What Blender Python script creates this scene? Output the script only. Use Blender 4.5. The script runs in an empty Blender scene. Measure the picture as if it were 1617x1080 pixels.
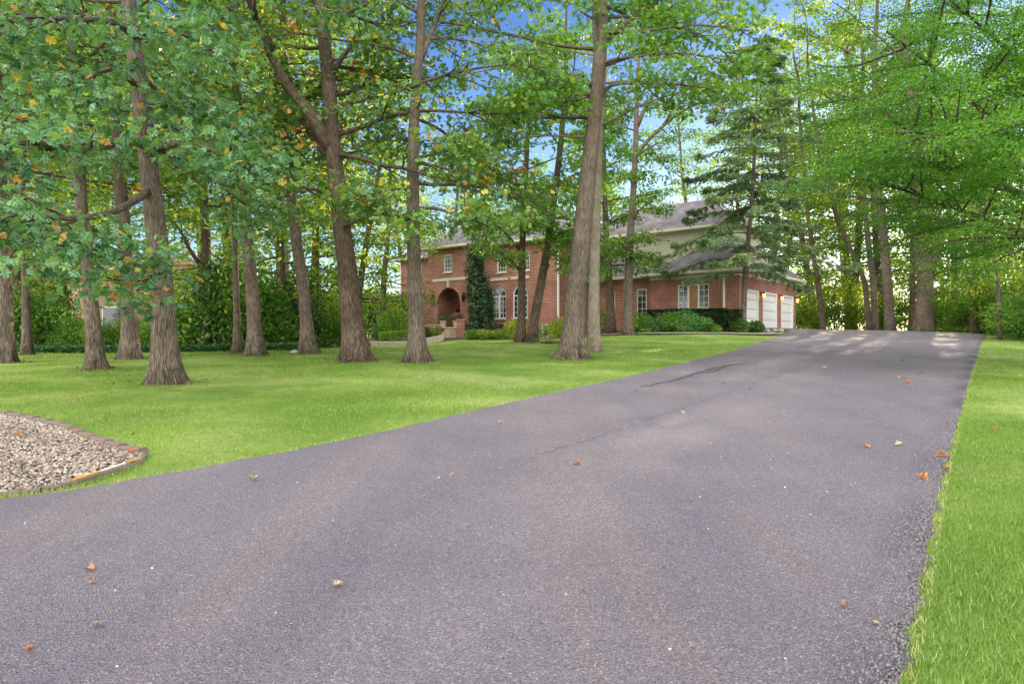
import bpy, math, random
import numpy as np
from mathutils import Vector

# ------------------------------------------------------------------ camera, world, sun, exposure
scene = bpy.context.scene
COL = scene.collection
EYE = 1.5
F = 1078.0                      # focal length in pixels of a 1617 px wide frame (24 mm lens)
cam_d = bpy.data.cameras.new("camera")
cam_d.lens = 24.0; cam_d.sensor_width = 36.0; cam_d.clip_end = 2000; cam_d.clip_start = 0.05
cam = bpy.data.objects.new("camera", cam_d); COL.objects.link(cam)
cam.location = (0, 0, EYE); cam.rotation_euler = (math.radians(90), 0, 0)
scene.camera = cam

SUN_AZ = math.radians(32); SUN_EL = math.radians(15)
to_sun = Vector((math.sin(SUN_AZ)*math.cos(SUN_EL), math.cos(SUN_AZ)*math.cos(SUN_EL), math.sin(SUN_EL)))
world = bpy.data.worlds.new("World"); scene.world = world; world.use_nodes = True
nt = world.node_tree; nt.nodes.clear()
wo = nt.nodes.new('ShaderNodeOutputWorld'); bg = nt.nodes.new('ShaderNodeBackground')
sky = nt.nodes.new('ShaderNodeTexSky'); sky.sky_type = 'NISHITA'; sky.sun_disc = False
sky.sun_elevation = SUN_EL; sky.sun_rotation = SUN_AZ
sky.air_density = 1.0; sky.dust_density = 0.3; sky.ozone_density = 2.0
# invented bright cloud veil, added as unseen fill light, thickest opposite the low sun
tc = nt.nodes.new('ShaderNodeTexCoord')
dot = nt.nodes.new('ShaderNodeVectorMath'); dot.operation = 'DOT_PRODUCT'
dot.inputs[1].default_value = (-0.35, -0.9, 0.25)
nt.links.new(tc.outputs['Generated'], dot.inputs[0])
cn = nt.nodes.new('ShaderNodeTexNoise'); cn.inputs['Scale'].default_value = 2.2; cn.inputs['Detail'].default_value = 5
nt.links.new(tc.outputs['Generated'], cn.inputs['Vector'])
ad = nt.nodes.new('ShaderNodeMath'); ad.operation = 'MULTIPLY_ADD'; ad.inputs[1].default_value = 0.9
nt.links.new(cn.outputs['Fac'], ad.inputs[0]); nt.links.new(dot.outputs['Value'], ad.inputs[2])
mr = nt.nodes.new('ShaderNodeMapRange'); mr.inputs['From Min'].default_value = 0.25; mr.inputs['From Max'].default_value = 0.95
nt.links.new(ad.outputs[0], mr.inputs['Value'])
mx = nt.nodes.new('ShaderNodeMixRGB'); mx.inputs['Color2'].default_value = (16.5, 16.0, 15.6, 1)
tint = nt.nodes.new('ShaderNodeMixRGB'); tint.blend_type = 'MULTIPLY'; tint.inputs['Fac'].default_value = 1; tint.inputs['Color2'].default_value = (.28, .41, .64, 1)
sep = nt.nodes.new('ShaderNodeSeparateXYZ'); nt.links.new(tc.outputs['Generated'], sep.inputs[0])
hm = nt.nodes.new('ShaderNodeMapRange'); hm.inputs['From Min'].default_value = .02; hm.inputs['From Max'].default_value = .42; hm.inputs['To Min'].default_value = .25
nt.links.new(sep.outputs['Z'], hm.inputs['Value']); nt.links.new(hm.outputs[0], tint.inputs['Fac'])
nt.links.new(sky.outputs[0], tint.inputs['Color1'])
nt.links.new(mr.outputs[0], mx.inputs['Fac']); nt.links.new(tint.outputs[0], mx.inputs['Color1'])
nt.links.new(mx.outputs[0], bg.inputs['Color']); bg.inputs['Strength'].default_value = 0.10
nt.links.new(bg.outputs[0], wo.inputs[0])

sun_d = bpy.data.lights.new("sun", 'SUN'); sun_d.energy = 4.6; sun_d.angle = math.radians(0.6); sun_d.color = (1.0, 0.84, 0.62)
sun = bpy.data.objects.new("sun", sun_d); COL.objects.link(sun)
sun.rotation_euler = to_sun.to_track_quat('Z', 'Y').to_euler(); sun.location = (20, 30, 20)

scene.view_settings.view_transform = 'Standard'; scene.view_settings.look = 'None'
scene.view_settings.exposure = 1.42; scene.view_settings.gamma = 1.0
scene.cycles.max_bounces = 5; scene.cycles.diffuse_bounces = 2; scene.cycles.glossy_bounces = 2
scene.cycles.transmission_bounces = 3; scene.cycles.transparent_max_bounces = 4
scene.cycles.caustics_reflective = False; scene.cycles.caustics_refractive = False

# ------------------------------------------------------------------ helpers
def P(px, py, Y):
    """world point seen at photo pixel (px, py) standing at distance Y"""
    return np.array([(px-808.5)/F*Y, Y, EYE-(py-540)/F*Y])
def GP(px, py):
    """point of the gently rising site plane under photo pixel"""
    Y = EYE/((py-540)/F+0.05)
    return ((px-808.5)/F*Y, Y)

def tag(o, label=None, cat=None, group=None, kind=None):
    if label: o['label'] = label
    if cat: o['category'] = cat
    if group: o['group'] = group
    if kind: o['kind'] = kind
    return o
def empty(name, loc=(0,0,0), rz=0.0):
    o = bpy.data.objects.new(name, None); COL.objects.link(o)
    o.location = loc; o.rotation_euler = (0,0,rz); o.empty_display_size = .3
    return o
def link(name, me, parent=None):
    o = bpy.data.objects.new(name, me); COL.objects.link(o)
    if parent: o.parent = parent
    return o
def copy_tree(o, parent=None):
    c = o.copy(); COL.objects.link(c); c.parent = parent
    for ch in list(o.children): copy_tree(ch, c)
    return c

def np_mesh(name, V, Fc, mat, smooth=True, **attrs):
    """Fc: (M,k) int array, or a list of such arrays"""
    if not isinstance(Fc, list): Fc = [Fc]
    Fc = [f for f in Fc if len(f)]
    me = bpy.data.meshes.new(name)
    V = np.asarray(V, dtype=np.float32)
    me.vertices.add(len(V)); me.vertices.foreach_set('co', V.ravel())
    loops = np.concatenate([f.ravel() for f in Fc]).astype(np.int32)
    tot = np.concatenate([np.full(len(f), f.shape[1], dtype=np.int32) for f in Fc])
    st = np.concatenate([[0], np.cumsum(tot)[:-1]]).astype(np.int32)
    me.loops.add(len(loops)); me.loops.foreach_set('vertex_index', loops)
    me.polygons.add(len(tot)); me.polygons.foreach_set('loop_start', st); me.polygons.foreach_set('loop_total', tot)
    if smooth: me.polygons.foreach_set('use_smooth', np.ones(len(tot), dtype=bool))
    for k, a in attrs.items():
        a = np.asarray(a, dtype=np.float32)
        if a.ndim == 2:
            at = me.attributes.new(k, 'FLOAT_VECTOR', 'POINT'); at.data.foreach_set('vector', a.ravel())
        else:
            at = me.attributes.new(k, 'FLOAT', 'POINT'); at.data.foreach_set('value', a)
    me.update(calc_edges=True)
    if mat: me.materials.append(mat)
    return me

class MB:
    """collects boxes and polygons, builds ONE mesh with metric UVs"""
    def __init__(s): s.v = []; s.f = []
    def poly(s, pts):
        n = len(s.v); s.v += [tuple(p) for p in pts]; s.f.append(tuple(range(n, n+len(pts))))
    def box(s, x0, x1, y0, y1, z0, z1):
        n = len(s.v)
        s.v += [(x0,y0,z0),(x1,y0,z0),(x1,y1,z0),(x0,y1,z0),(x0,y0,z1),(x1,y0,z1),(x1,y1,z1),(x0,y1,z1)]
        for f in ((0,3,2,1),(4,5,6,7),(0,1,5,4),(1,2,6,5),(2,3,7,6),(3,0,4,7)): s.f.append(tuple(n+i for i in f))
    def prism(s, outline, y0, y1):
        """outline of (x,z) points extruded along y"""
        n = len(s.v); k = len(outline)
        s.v += [(x,y0,z) for x,z in outline] + [(x,y1,z) for x,z in outline]
        s.f.append(tuple(n+i for i in range(k))); s.f.append(tuple(n+k+i for i in reversed(range(k))))
        for i in range(k):
            j = (i+1) % k; s.f.append((n+i, n+k+i, n+k+j, n+j))
    def lathe(s, cx, cy, prof, sides=12):
        n = len(s.v)
        for r, z in prof:
            for i in range(sides):
                a = 2*math.pi*i/sides; s.v.append((cx+r*math.cos(a), cy+r*math.sin(a), z))
        for k in range(len(prof)-1):
            for i in range(sides):
                j = (i+1) % sides
                s.f.append((n+k*sides+i, n+k*sides+j, n+(k+1)*sides+j, n+(k+1)*sides+i))
        s.f.append(tuple(n+i for i in reversed(range(sides))))
        s.f.append(tuple(n+(len(prof)-1)*sides+i for i in range(sides)))
    def mesh(s, name, mat, smooth=False):
        me = bpy.data.meshes.new(name); me.from_pydata(s.v, [], s.f)
        uv = me.uv_layers.new(name='UVMap')
        for p in me.polygons:
            nx, ny, nz = p.normal
            for li in p.loop_indices:
                x, y, z = me.vertices[me.loops[li].vertex_index].co
                if abs(nz) > .93: c = (x, y)
                elif abs(nz) > .1: c = ((x if abs(ny) > abs(nx) else y), z*1.9)
                elif abs(nx) > abs(ny): c = (y, z)
                else: c = (x, z)
                uv.data[li].uv = c
            p.use_smooth = smooth
        me.materials.append(mat); return me
    def build(s, name, mat, parent=None, smooth=False): return link(name, s.mesh(name, mat, smooth), parent)

# ------------------------------------------------------------------ materials
def new_mat(name):
    m = bpy.data.materials.new(name); m.use_nodes = True
    t = m.node_tree; t.nodes.clear()
    out = t.nodes.new('ShaderNodeOutputMaterial')
    b = t.nodes.new('ShaderNodeBsdfPrincipled'); t.links.new(b.outputs[0], out.inputs[0])
    return m, t, b, out
def N(t, typ, **kw):
    n = t.nodes.new(typ)
    for k, v in kw.items():
        if k in n.inputs: n.inputs[k].default_value = v
        else: setattr(n, k, v)
    return n
def ramp(t, stops, fac=None, interp='LINEAR'):
    r = t.nodes.new('ShaderNodeValToRGB'); e = r.color_ramp.elements; r.color_ramp.interpolation = interp
    while len(e) < len(stops): e.new(0.5)
    for i, (p, c) in enumerate(stops):
        e[i].position = p; e[i].color = (*c, 1) if len(c) == 3 else c
    if fac is not None: t.links.new(fac, r.inputs[0])
    return r
def bump(t, b, h, dist, strength=1.0):
    n = N(t, 'ShaderNodeBump', Distance=dist, Strength=strength)
    t.links.new(h, n.inputs['Height']); t.links.new(n.outputs[0], b.inputs['Normal']); return n
def mixc(t, mode, fac, a, b):
    m = t.nodes.new('ShaderNodeMixRGB'); m.blend_type = mode
    for i, v in ((0, fac), (1, a), (2, b)):
        if isinstance(v, (int, float)): m.inputs[i].default_value = v
        elif isinstance(v, tuple): m.inputs[i].default_value = (*v, 1)
        else: t.links.new(v, m.inputs[i])
    return m.outputs[0]
def noise(t, vec, scale, detail=4, rough=.55):
    n = N(t, 'ShaderNodeTexNoise', Scale=scale, Detail=detail, Roughness=rough)
    if vec is not None: t.links.new(vec, n.inputs['Vector'])
    return n.outputs['Fac']
def geo_pos(t): return t.nodes.new('ShaderNodeNewGeometry').outputs['Position']
def mapping(t, vec, scale=(1,1,1), rot=(0,0,0), loc=(0,0,0)):
    m = t.nodes.new('ShaderNodeMapping'); m.inputs['Scale'].default_value = scale
    m.inputs['Rotation'].default_value = rot; m.inputs['Location'].default_value = loc
    t.links.new(vec, m.inputs['Vector']); return m.outputs[0]

def plain(name, col, rough=.6, spec=.4, var=.12, scale=6, metal=0):
    m, t, b, _ = new_mat(name)
    tcn = t.nodes.new('ShaderNodeTexCoord')
    f = noise(t, tcn.outputs['Object'], scale, 5)
    r = ramp(t, [(.3, tuple(c*(1-var) for c in col)), (.7, tuple(min(1, c*(1+var)) for c in col))], f)
    t.links.new(r.outputs[0], b.inputs['Base Color'])
    b.inputs['Roughness'].default_value = rough; b.inputs['Specular IOR Level'].default_value = spec
    b.inputs['Metallic'].default_value = metal
    return m

def leaf_mat(name, stops, trans=.32, rough=.45):
    m, t, b, out = new_mat(name)
    stops = [(p_, tuple(c_*k_ for c_, k_ in zip(c, (.76, .76, .62)))) if p_ < .9 or c[1] > c[0] else (p_, c) for p_, c in stops]
    stops[0] = (0, tuple(c_*.62 for c_ in stops[0][1])); stops[1] = (stops[1][0], tuple(c_*.9 for c_ in stops[1][1]))
    a = N(t, 'ShaderNodeAttribute', attribute_name='tone')
    r = ramp(t, stops, a.outputs['Fac'])
    t.links.new(r.outputs[0], b.inputs['Base Color'])
    b.inputs['Roughness'].default_value = rough; b.inputs['Specular IOR Level'].default_value = .35
    tr = t.nodes.new('ShaderNodeBsdfTranslucent')
    tcol = mixc(t, 'MULTIPLY', 1.0, r.outputs[0], (2.4, 2.0, 0.6))
    t.links.new(tcol, tr.inputs['Color'])
    ms = t.nodes.new('ShaderNodeMixShader'); ms.inputs[0].default_value = trans
    t.links.new(b.outputs[0], ms.inputs[1]); t.links.new(tr.outputs[0], ms.inputs[2])
    t.links.new(ms.outputs[0], out.inputs[0])
    return m
M = {}
M['oak'] = leaf_mat('oak leaves', [(0,(.075,.165,.065)),(.35,(.13,.27,.09)),(.7,(.20,.37,.10)),(.88,(.32,.46,.10)),
                                   (.91,(.55,.47,.07)),(.95,(.50,.30,.06)),(.975,(.40,.17,.05)),(1,(.26,.11,.06))])
M['oak_blue'] = leaf_mat('blue green oak leaves', [(0,(.06,.17,.10)),(.35,(.12,.29,.17)),(.7,(.22,.44,.28)),(.86,(.32,.48,.14)),
                                   (.90,(.50,.47,.08)),(.94,(.50,.32,.07)),(.97,(.40,.18,.06)),(1,(.26,.11,.06))])
M['fresh'] = leaf_mat('fresh green leaves', [(0,(.075,.20,.045)),(.5,(.14,.33,.07)),(.86,(.25,.46,.09)),(1,(.45,.52,.08))], .44)
M['yellowgreen'] = leaf_mat('yellow green leaves', [(0,(.12,.25,.045)),(.5,(.22,.38,.07)),(.86,(.38,.52,.09)),(1,(.56,.56,.09))], .58)
M['hornbeam'] = leaf_mat('hornbeam leaves', [(0,(.045,.16,.03)),(.5,(.10,.30,.05)),(.86,(.22,.44,.075)),(1,(.38,.55,.09))], .42)
M['under'] = leaf_mat('understory leaves', [(0,(.06,.15,.045)),(.5,(.11,.25,.065)),(.85,(.20,.37,.08)),(1,(.42,.46,.08))], .42)
M['spruce'] = leaf_mat('spruce needles', [(0,(.13,.25,.20)),(.5,(.24,.40,.32)),(.9,(.40,.52,.36)),(.97,(.50,.46,.18))], .3)
M['yew'] = leaf_mat('yew needles', [(0,(.018,.045,.02)),(.6,(.035,.085,.032)),(1,(.07,.15,.045))], .15)
M['conifer'] = leaf_mat('dark conifer', [(0,(.035,.08,.05)),(.6,(.07,.14,.085)),(1,(.13,.24,.12))], .15)
M['boxwood'] = leaf_mat('clipped green leaves', [(0,(.15,.34,.04)),(.5,(.28,.55,.07)),(1,(.45,.72,.10))], .35)
M['hosta'] = leaf_mat('lime leaves', [(0,(.25,.38,.05)),(.5,(.38,.52,.07)),(1,(.55,.65,.12))], .35)
M['variegated'] = leaf_mat('variegated leaves', [(0,(.12,.26,.06)),(.5,(.24,.42,.10)),(1,(.58,.62,.28))], .35)
M['ivy'] = leaf_mat('ivy leaves', [(0,(.03,.12,.05)),(.5,(.06,.20,.08)),(1,(.14,.32,.12))], .2)
M['bluegreen'] = leaf_mat('blue green shrub leaves', [(0,(.08,.24,.08)),(.5,(.15,.38,.13)),(1,(.30,.55,.25))], .3)
M['petal'] = leaf_mat('pink petals', [(0,(.25,.06,.18)),(.5,(.45,.15,.35)),(1,(.65,.35,.5))], .3)
M['white_petal'] = leaf_mat('white petals', [(0,(.6,.6,.5)),(1,(.85,.82,.75))], .3)
M['grass'] = leaf_mat('grass blades', [(0,(.15,.33,.05)),(.5,(.26,.46,.09)),(.9,(.42,.58,.18)),(1,(.56,.54,.28))], .3)
M['litter'] = leaf_mat('leaf litter', [(0,(.10,.06,.04)),(.5,(.20,.13,.08)),(1,(.34,.24,.14))], .1)
M['dead_leaf'] = plain('fallen orange leaf', (.42,.19,.075), .7, .2, .35, 30)
M['dead_leaf_pale'] = plain('fallen pale leaf', (.42,.31,.20), .6, .3, .25, 30)
M['dead_leaf_red'] = plain('fallen red leaf', (.36,.115,.05), .7, .2, .35, 30)

def bark_mat(name, c_dark, c_mid, c_light, fis=1.0, dist=.03):
    m, t, b, _ = new_mat(name)
    a = N(t, 'ShaderNodeAttribute', attribute_name='bark')
    v = a.outputs['Vector']
    n1 = N(t, 'ShaderNodeTexNoise', Scale=5.0, Detail=6, Roughness=.6); t.links.new(v, n1.inputs['Vector'])
    va = N(t, 'ShaderNodeVectorMath', operation='MULTIPLY_ADD'); va.inputs[1].default_value = (.045,.045,.02)
    t.links.new(n1.outputs['Color'], va.inputs[0]); t.links.new(v, va.inputs[2])
    vo = N(t, 'ShaderNodeTexVoronoi', Scale=44.0*fis, feature='DISTANCE_TO_EDGE'); t.links.new(va.outputs[0], vo.inputs['Vector'])
    n2 = noise(t, v, 38, 6, .7)
    h = N(t, 'ShaderNodeMath', operation='MULTIPLY_ADD'); h.inputs[1].default_value = 1.6
    t.links.new(vo.outputs['Distance'], h.inputs[0]); 
    hs = N(t, 'ShaderNodeMath', operation='MULTIPLY'); hs.inputs[1].default_value = .55; t.links.new(n2, hs.inputs[0])
    t.links.new(hs.outputs[0], h.inputs[2])
    r = ramp(t, [(.24,c_dark),(.40,c_mid),(.70,c_light)], h.outputs[0])
    big = noise(t, geo_pos(t), 1.7, 4)
    rb = ramp(t, [(.3,(.66,.68,.62)),(.7,(1.18,1.13,1.08))], big)
    sz = N(t, 'ShaderNodeSeparateXYZ'); t.links.new(v, sz.inputs[0])
    zz = N(t, 'ShaderNodeMath', operation='MULTIPLY_ADD'); zz.inputs[1].default_value = .10; t.links.new(noise(t, geo_pos(t), 4, 4), zz.inputs[0])
    ng = N(t, 'ShaderNodeMath', operation='MULTIPLY'); ng.inputs[1].default_value = -1.0; t.links.new(sz.outputs['Z'], ng.inputs[0]); t.links.new(ng.outputs[0], zz.inputs[2])
    st_ = ramp(t, [(.0,(1,1,1)),(.045,(.50,.50,.44))], zz.outputs[0])
    t.links.new(mixc(t, 'MULTIPLY', 1.0, mixc(t, 'MULTIPLY', 1.0, r.outputs[0], rb.outputs[0]), st_.outputs[0]), b.inputs['Base Color'])
    b.inputs['Roughness'].default_value = .9; b.inputs['Specular IOR Level'].default_value = .15
    bump(t, b, h.outputs[0], dist)
    return m
M['bark'] = bark_mat('oak bark', (.055,.038,.030), (.165,.130,.108), (.32,.265,.23))
M['bark_dark'] = bark_mat('dark bark', (.035,.025,.02), (.125,.088,.07), (.26,.20,.165))
M['bark_pale'] = bark_mat('pale bark', (.16,.13,.11), (.33,.28,.24), (.46,.40,.35), 1.3, .015)

def brick_mat(name, c1, c2, mortar, bw=.29, rh=.098):
    m, t, b, _ = new_mat(name)
    uv = t.nodes.new('ShaderNodeUVMap')
    br = N(t, 'ShaderNodeTexBrick', Scale=1.0, offset=.5)
    br.inputs['Color1'].default_value = (*c1,1); br.inputs['Color2'].default_value = (*c2,1); br.inputs['Mortar'].default_value = (*mortar,1)
    br.inputs['Mortar Size'].default_value = .009; br.inputs['Mortar Smooth'].default_value = .15
    br.inputs['Brick Width'].default_value = bw; br.inputs['Row Height'].default_value = rh
    t.links.new(uv.outputs[0], br.inputs['Vector'])
    n1 = noise(t, uv.outputs[0], .9, 5); n2 = noise(t, uv.outputs[0], 25, 4)
    r1 = ramp(t, [(.3,(.75,.72,.70)),(.7,(1.2,1.18,1.15))], n1); r2 = ramp(t, [(.3,(.8,.8,.8)),(.7,(1.2,1.2,1.2))], n2)
    c = mixc(t, 'MULTIPLY', 1.0, br.outputs['Color'], r1.outputs[0]); c = mixc(t, 'MULTIPLY', 1.0, c, r2.outputs[0])
    t.links.new(c, b.inputs['Base Color']); b.inputs['Roughness'].default_value = .85
    bump(t, b, br.outputs['Fac'], .008, -1.0)
    return m
M['brick'] = brick_mat('red brick', (.36,.108,.068), (.20,.058,.042), (.50,.42,.37))
M['tan_brick'] = brick_mat('tan brick', (.52,.33,.20), (.42,.25,.15), (.5,.42,.34), .22, .075)
M['stone'] = plain('pale limestone', (.56,.50,.40), .8, .2, .15, 5)
M['cream'] = plain('cream trim paint', (.62,.58,.47), .5, .4, .05, 2)
M['white'] = plain('white paint', (.80,.80,.78), .45, .4, .04, 2)
M['black_metal'] = plain('black metal', (.03,.03,.03), .45, .5, .1, 10)
M['door_wood'] = plain('dark door wood', (.06,.025,.015), .4, .5, .3, 8)
M['curtain'] = plain('warm brown blind', (.38,.21,.10), .8, .2, .2, 3)
M['flashing'] = plain('pale metal', (.55,.55,.56), .4, .5, .05, 2)
M['stem'] = plain('stem bark', (.13,.09,.06), .85, .2, .3, 10)
M['log'] = plain('weathered wood', (.30,.24,.19), .9, .2, .3, 12)
M['terracotta'] = plain('pale clay pot', (.55,.46,.36), .8, .2, .12, 6)
M['rock'] = plain('field stone', (.34,.32,.31), .9, .2, .35, 4)
m, t, b, _ = new_mat('window glass'); M['glass'] = m
b.inputs['Base Color'].default_value = (.025,.03,.03,1); b.inputs['Roughness'].default_value = .06; b.inputs['Specular IOR Level'].default_value = .8
m, t, b, _ = new_mat('lit lamp glass'); M['lamp'] = m
b.inputs['Base Color'].default_value = (1,.6,.3,1); b.inputs['Emission Color'].default_value = (1,.33,.08,1); b.inputs['Emission Strength'].default_value = 1.8
# siding boards
m, t, b, _ = new_mat('siding'); M['siding'] = m
uv = t.nodes.new('ShaderNodeUVMap'); w = N(t, 'ShaderNodeTexWave', Scale=1.0, bands_direction='Y', wave_profile='SAW')
mp = mapping(t, uv.outputs[0], (1, 1.57, 1)); t.links.new(mp, w.inputs['Vector'])
r = ramp(t, [(0,(.30,.28,.22)),(.10,(.52,.50,.39)),(1,(.60,.58,.46))], w.outputs['Fac']); t.links.new(r.outputs[0], b.inputs['Base Color'])
b.inputs['Roughness'].default_value = .6; bump(t, b, w.outputs['Fac'], .03)
# shingles
m, t, b, _ = new_mat('shingles'); M['shingle'] = m
uv = t.nodes.new('ShaderNodeUVMap')
br = N(t, 'ShaderNodeTexBrick', Scale=1.0, offset=.37)
br.inputs['Color1'].default_value = (.19,.175,.185,1); br.inputs['Color2'].default_value = (.12,.11,.12,1); br.inputs['Mortar'].default_value = (.07,.065,.07,1)
br.inputs['Mortar Size'].default_value = .008; br.inputs['Brick Width'].default_value = .32; br.inputs['Row Height'].default_value = .27
t.links.new(uv.outputs[0], br.inputs['Vector'])
n1 = noise(t, uv.outputs[0], 1.2, 6); r1 = ramp(t, [(.3,(.7,.7,.7)),(.7,(1.35,1.3,1.3))], n1)
t.links.new(mixc(t, 'MULTIPLY', 1.0, br.outputs['Color'], r1.outputs[0]), b.inputs['Base Color'])
b.inputs['Roughness'].default_value = .9
# garage door panels
m, t, b, _ = new_mat('garage door'); M['garage'] = m
uv = t.nodes.new('ShaderNodeUVMap'); w = N(t, 'ShaderNodeTexWave', Scale=1.0, bands_direction='Y', wave_profile='SIN')
mp = mapping(t, uv.outputs[0], (1, .57, 1)); t.links.new(mp, w.inputs['Vector'])
r = ramp(t, [(0,(.45,.45,.44)),(.06,(.78,.78,.77)),(1,(.82,.82,.81))], w.outputs['Fac']); t.links.new(r.outputs[0], b.inputs['Base Color'])
b.inputs['Roughness'].default_value = .5; bump(t, b, w.outputs['Fac'], .01)

# asphalt
m, t, b, _ = new_mat('asphalt'); M['asphalt'] = m
gp = geo_pos(t)
along = mapping(t, gp, (1.6,.09,1), (0,0,math.radians(34.7)))         # stretched along the drive
n_big = noise(t, along, .9, 5, .6); n_mid = noise(t, gp, .55, 5, .6)
n_f = noise(t, gp, 105, 4, .8); vor = N(t, 'ShaderNodeTexVoronoi', Scale=110.0); t.links.new(gp, vor.inputs['Vector'])
c0 = ramp(t, [(.32,(.165,.156,.182)),(.47,(.182,.170,.194)),(.58,(.198,.178,.190)),(.74,(.215,.196,.206))], n_big).outputs[0]
c1 = mixc(t, 'MULTIPLY', .8, c0, ramp(t, [(.3,(.82,.80,.86)),(.7,(1.2,1.17,1.12))], n_mid).outputs[0])
c2 = mixc(t, 'MULTIPLY', 1.0, c1, ramp(t, [(.32,(.22,.22,.23)),(.46,(.90,.90,.90)),(.66,(1.75,1.72,1.70))], n_f).outputs[0])
vsep = t.nodes.new('ShaderNodeSeparateColor'); t.links.new(vor.outputs['Color'], vsep.inputs[0])
c3 = mixc(t, 'MULTIPLY', .8, c2, ramp(t, [(0,(.6,.6,.62)),(.6,(1.0,1.0,1.0)),(.93,(1.15,1.13,1.1)),(1,(2.1,2.0,1.9))], vsep.outputs['Red']).outputs[0])
a = N(t, 'ShaderNodeAttribute', attribute_name='wear')
c4 = mixc(t, 'MULTIPLY', 1.0, c3, ramp(t, [(0,(1,1,1)),(1,(.42,.41,.43))], a.outputs['Fac']).outputs[0])
t.links.new(c4, b.inputs['Base Color']); b.inputs['Roughness'].default_value = .8; b.inputs['Specular IOR Level'].default_value = .3
hh = N(t, 'ShaderNodeMath', operation='ADD'); t.links.new(n_f, hh.inputs[0]); t.links.new(vor.outputs['Distance'], hh.inputs[1])
bump(t, b, hh.outputs[0], .012)
M['sealer'] = plain('tar crack sealer', (.075,.072,.078), .7, .3, .3, 6)
# lawn
m, t, b, _ = new_mat('lawn'); M['lawn'] = m
gp = geo_pos(t)
n1 = noise(t, gp, .45, 5, .6); n2 = noise(t, mapping(t, gp, (1,1,.3)), 7, 5, .7); n3 = noise(t, gp, 60, 4, .75)
c = ramp(t, [(.34,(.13,.23,.04)),(.5,(.21,.32,.065)),(.64,(.34,.41,.14))], n1).outputs[0]
c = mixc(t, 'MULTIPLY', 1.0, c, ramp(t, [(.3,(.72,.78,.7)),(.7,(1.25,1.2,1.25))], n2).outputs[0])
c = mixc(t, 'MULTIPLY', 1.0, c, ramp(t, [(.25,(.45,.5,.4)),(.5,(1,1,1)),(.75,(1.5,1.4,1.5))], n3).outputs[0])
t.links.new(c, b.inputs['Base Color']); b.inputs['Roughness'].default_value = .9; b.inputs['Specular IOR Level'].default_value = .1
bump(t, b, n3, .04)
# woodland floor, mulch, gravel base
def dirt(name, ca, cb, scale):
    m, t, b, _ = new_mat(name); gp = geo_pos(t)
    f = noise(t, gp, scale, 6, .75)
    t.links.new(ramp(t, [(.3,ca),(.7,cb)], f).outputs[0], b.inputs['Base Color']); b.inputs['Roughness'].default_value = .95
    bump(t, b, f, .05); return m
M['forest'] = dirt('forest floor', (.03,.045,.015), (.12,.13,.05), 5)
M['mulch'] = dirt('mulch', (.045,.022,.015), (.17,.09,.065), 22)
M['soil'] = dirt('gravel soil', (.08,.065,.055), (.22,.18,.15), 40)
M['path'] = dirt('concrete path', (.36,.33,.28), (.50,.47,.41), 10)
M['edging'] = dirt('concrete edging', (.20,.15,.12), (.30,.24,.19), 35)
m, t, b, _ = new_mat('pebbles'); M['pebble'] = m
a = N(t, 'ShaderNodeAttribute', attribute_name='tone')
r = ramp(t, [(0,(.10,.085,.08)),(.25,(.21,.17,.14)),(.55,(.31,.25,.20)),(.8,(.40,.34,.27)),(.96,(.48,.42,.35)),(1,(.68,.62,.52))], a.outputs['Fac'])
c = mixc(t, 'MULTIPLY', .6, r.outputs[0], ramp(t, [(.3,(.7,.7,.7)),(.7,(1.3,1.3,1.3))], noise(t, geo_pos(t), 60, 3)).outputs[0])
t.links.new(c, b.inputs['Base Color']); b.inputs['Roughness'].default_value = .75

M['riser'] = plain('shaded stone riser', (.34,.29,.22), .85, .2, .2, 5)
M['crumb'] = plain('asphalt crumbs', (.16,.15,.16), .85, .2, .45, 40)

# ------------------------------------------------------------------ terrain
ctrl = []
for (X, Y) in [(-30,-12),(0,-12),(30,-12),(-30,-2),(-12,0),(0,0),(12,0),(30,0)]: ctrl.append((X, Y, .05*Y if Y > -5 else -.3))
for (X, Y) in [(-14,8),(-7,6),(0,6),(4,6),(9,8),(20,10),(0,12),(6,12),(12,16),(4,20),(9,20),(14,22),(8,27),(12,30),(18,30),(24,28),(30,20),(14.5,35),(21,35)]:
    ctrl.append((X, Y, .05*Y))
def cp(px, py, Y): p = P(px, py, Y); ctrl.append(tuple(p))
cp(263,606,13.3); cp(8,573,18.9); cp(150,583,16.7); cp(205,567,20); cp(375,558,22.5); cp(487,558,22); cp(560,570,19.3)
cp(658,572,18.8); cp(903,566,20); cp(938,556,23); cp(830,541,29.5); cp(0,556,24.5); cp(100,555,27)
cp(640,549,42); cp(590,549,42); cp(700,538,43); cp(735,533,44.3); cp(860,535,41); cp(1000,530,36); cp(1200,528,36.8); cp(992,528,36.5)
cp(450,552,35)
for X, Y, z in [(12.6,37.9,2.18),(8.5,41,2.22),(4.5,44.5,2.2),(1.5,45,2.15),(-3,47.5,2.1),(-9,53,1.9),(15.5,40,2.28),(19,45,2.28),(17,40.5,2.26),(24,40,2.13),(26,44,2.15),
                (30,36,1.85),(34,44,2.1),(20,52,2.2),(32,55,2.1),(40,40,2.0),(40,25,1.5),(0,60,2.1),(-20,50,1.7),(-20,30,1.35),(-35,30,1.4),(-35,10,.6),(-35,60,1.8),(40,70,2.0),(0,75,2.1),(-35,80,2.0),(45,5,.4)]:
    ctrl.append((X, Y, z))
ctrl = np.array(ctrl, dtype=float)
def _phi(d2): return np.where(d2 > 0, .5*d2*np.log(np.maximum(d2, 1e-12)), 0)
_n = len(ctrl); _A = np.zeros((_n+3, _n+3))
_d2 = ((ctrl[:,None,:2]-ctrl[None,:,:2])**2).sum(-1); _A[:_n,:_n] = _phi(_d2) + np.eye(_n)*2.0
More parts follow.
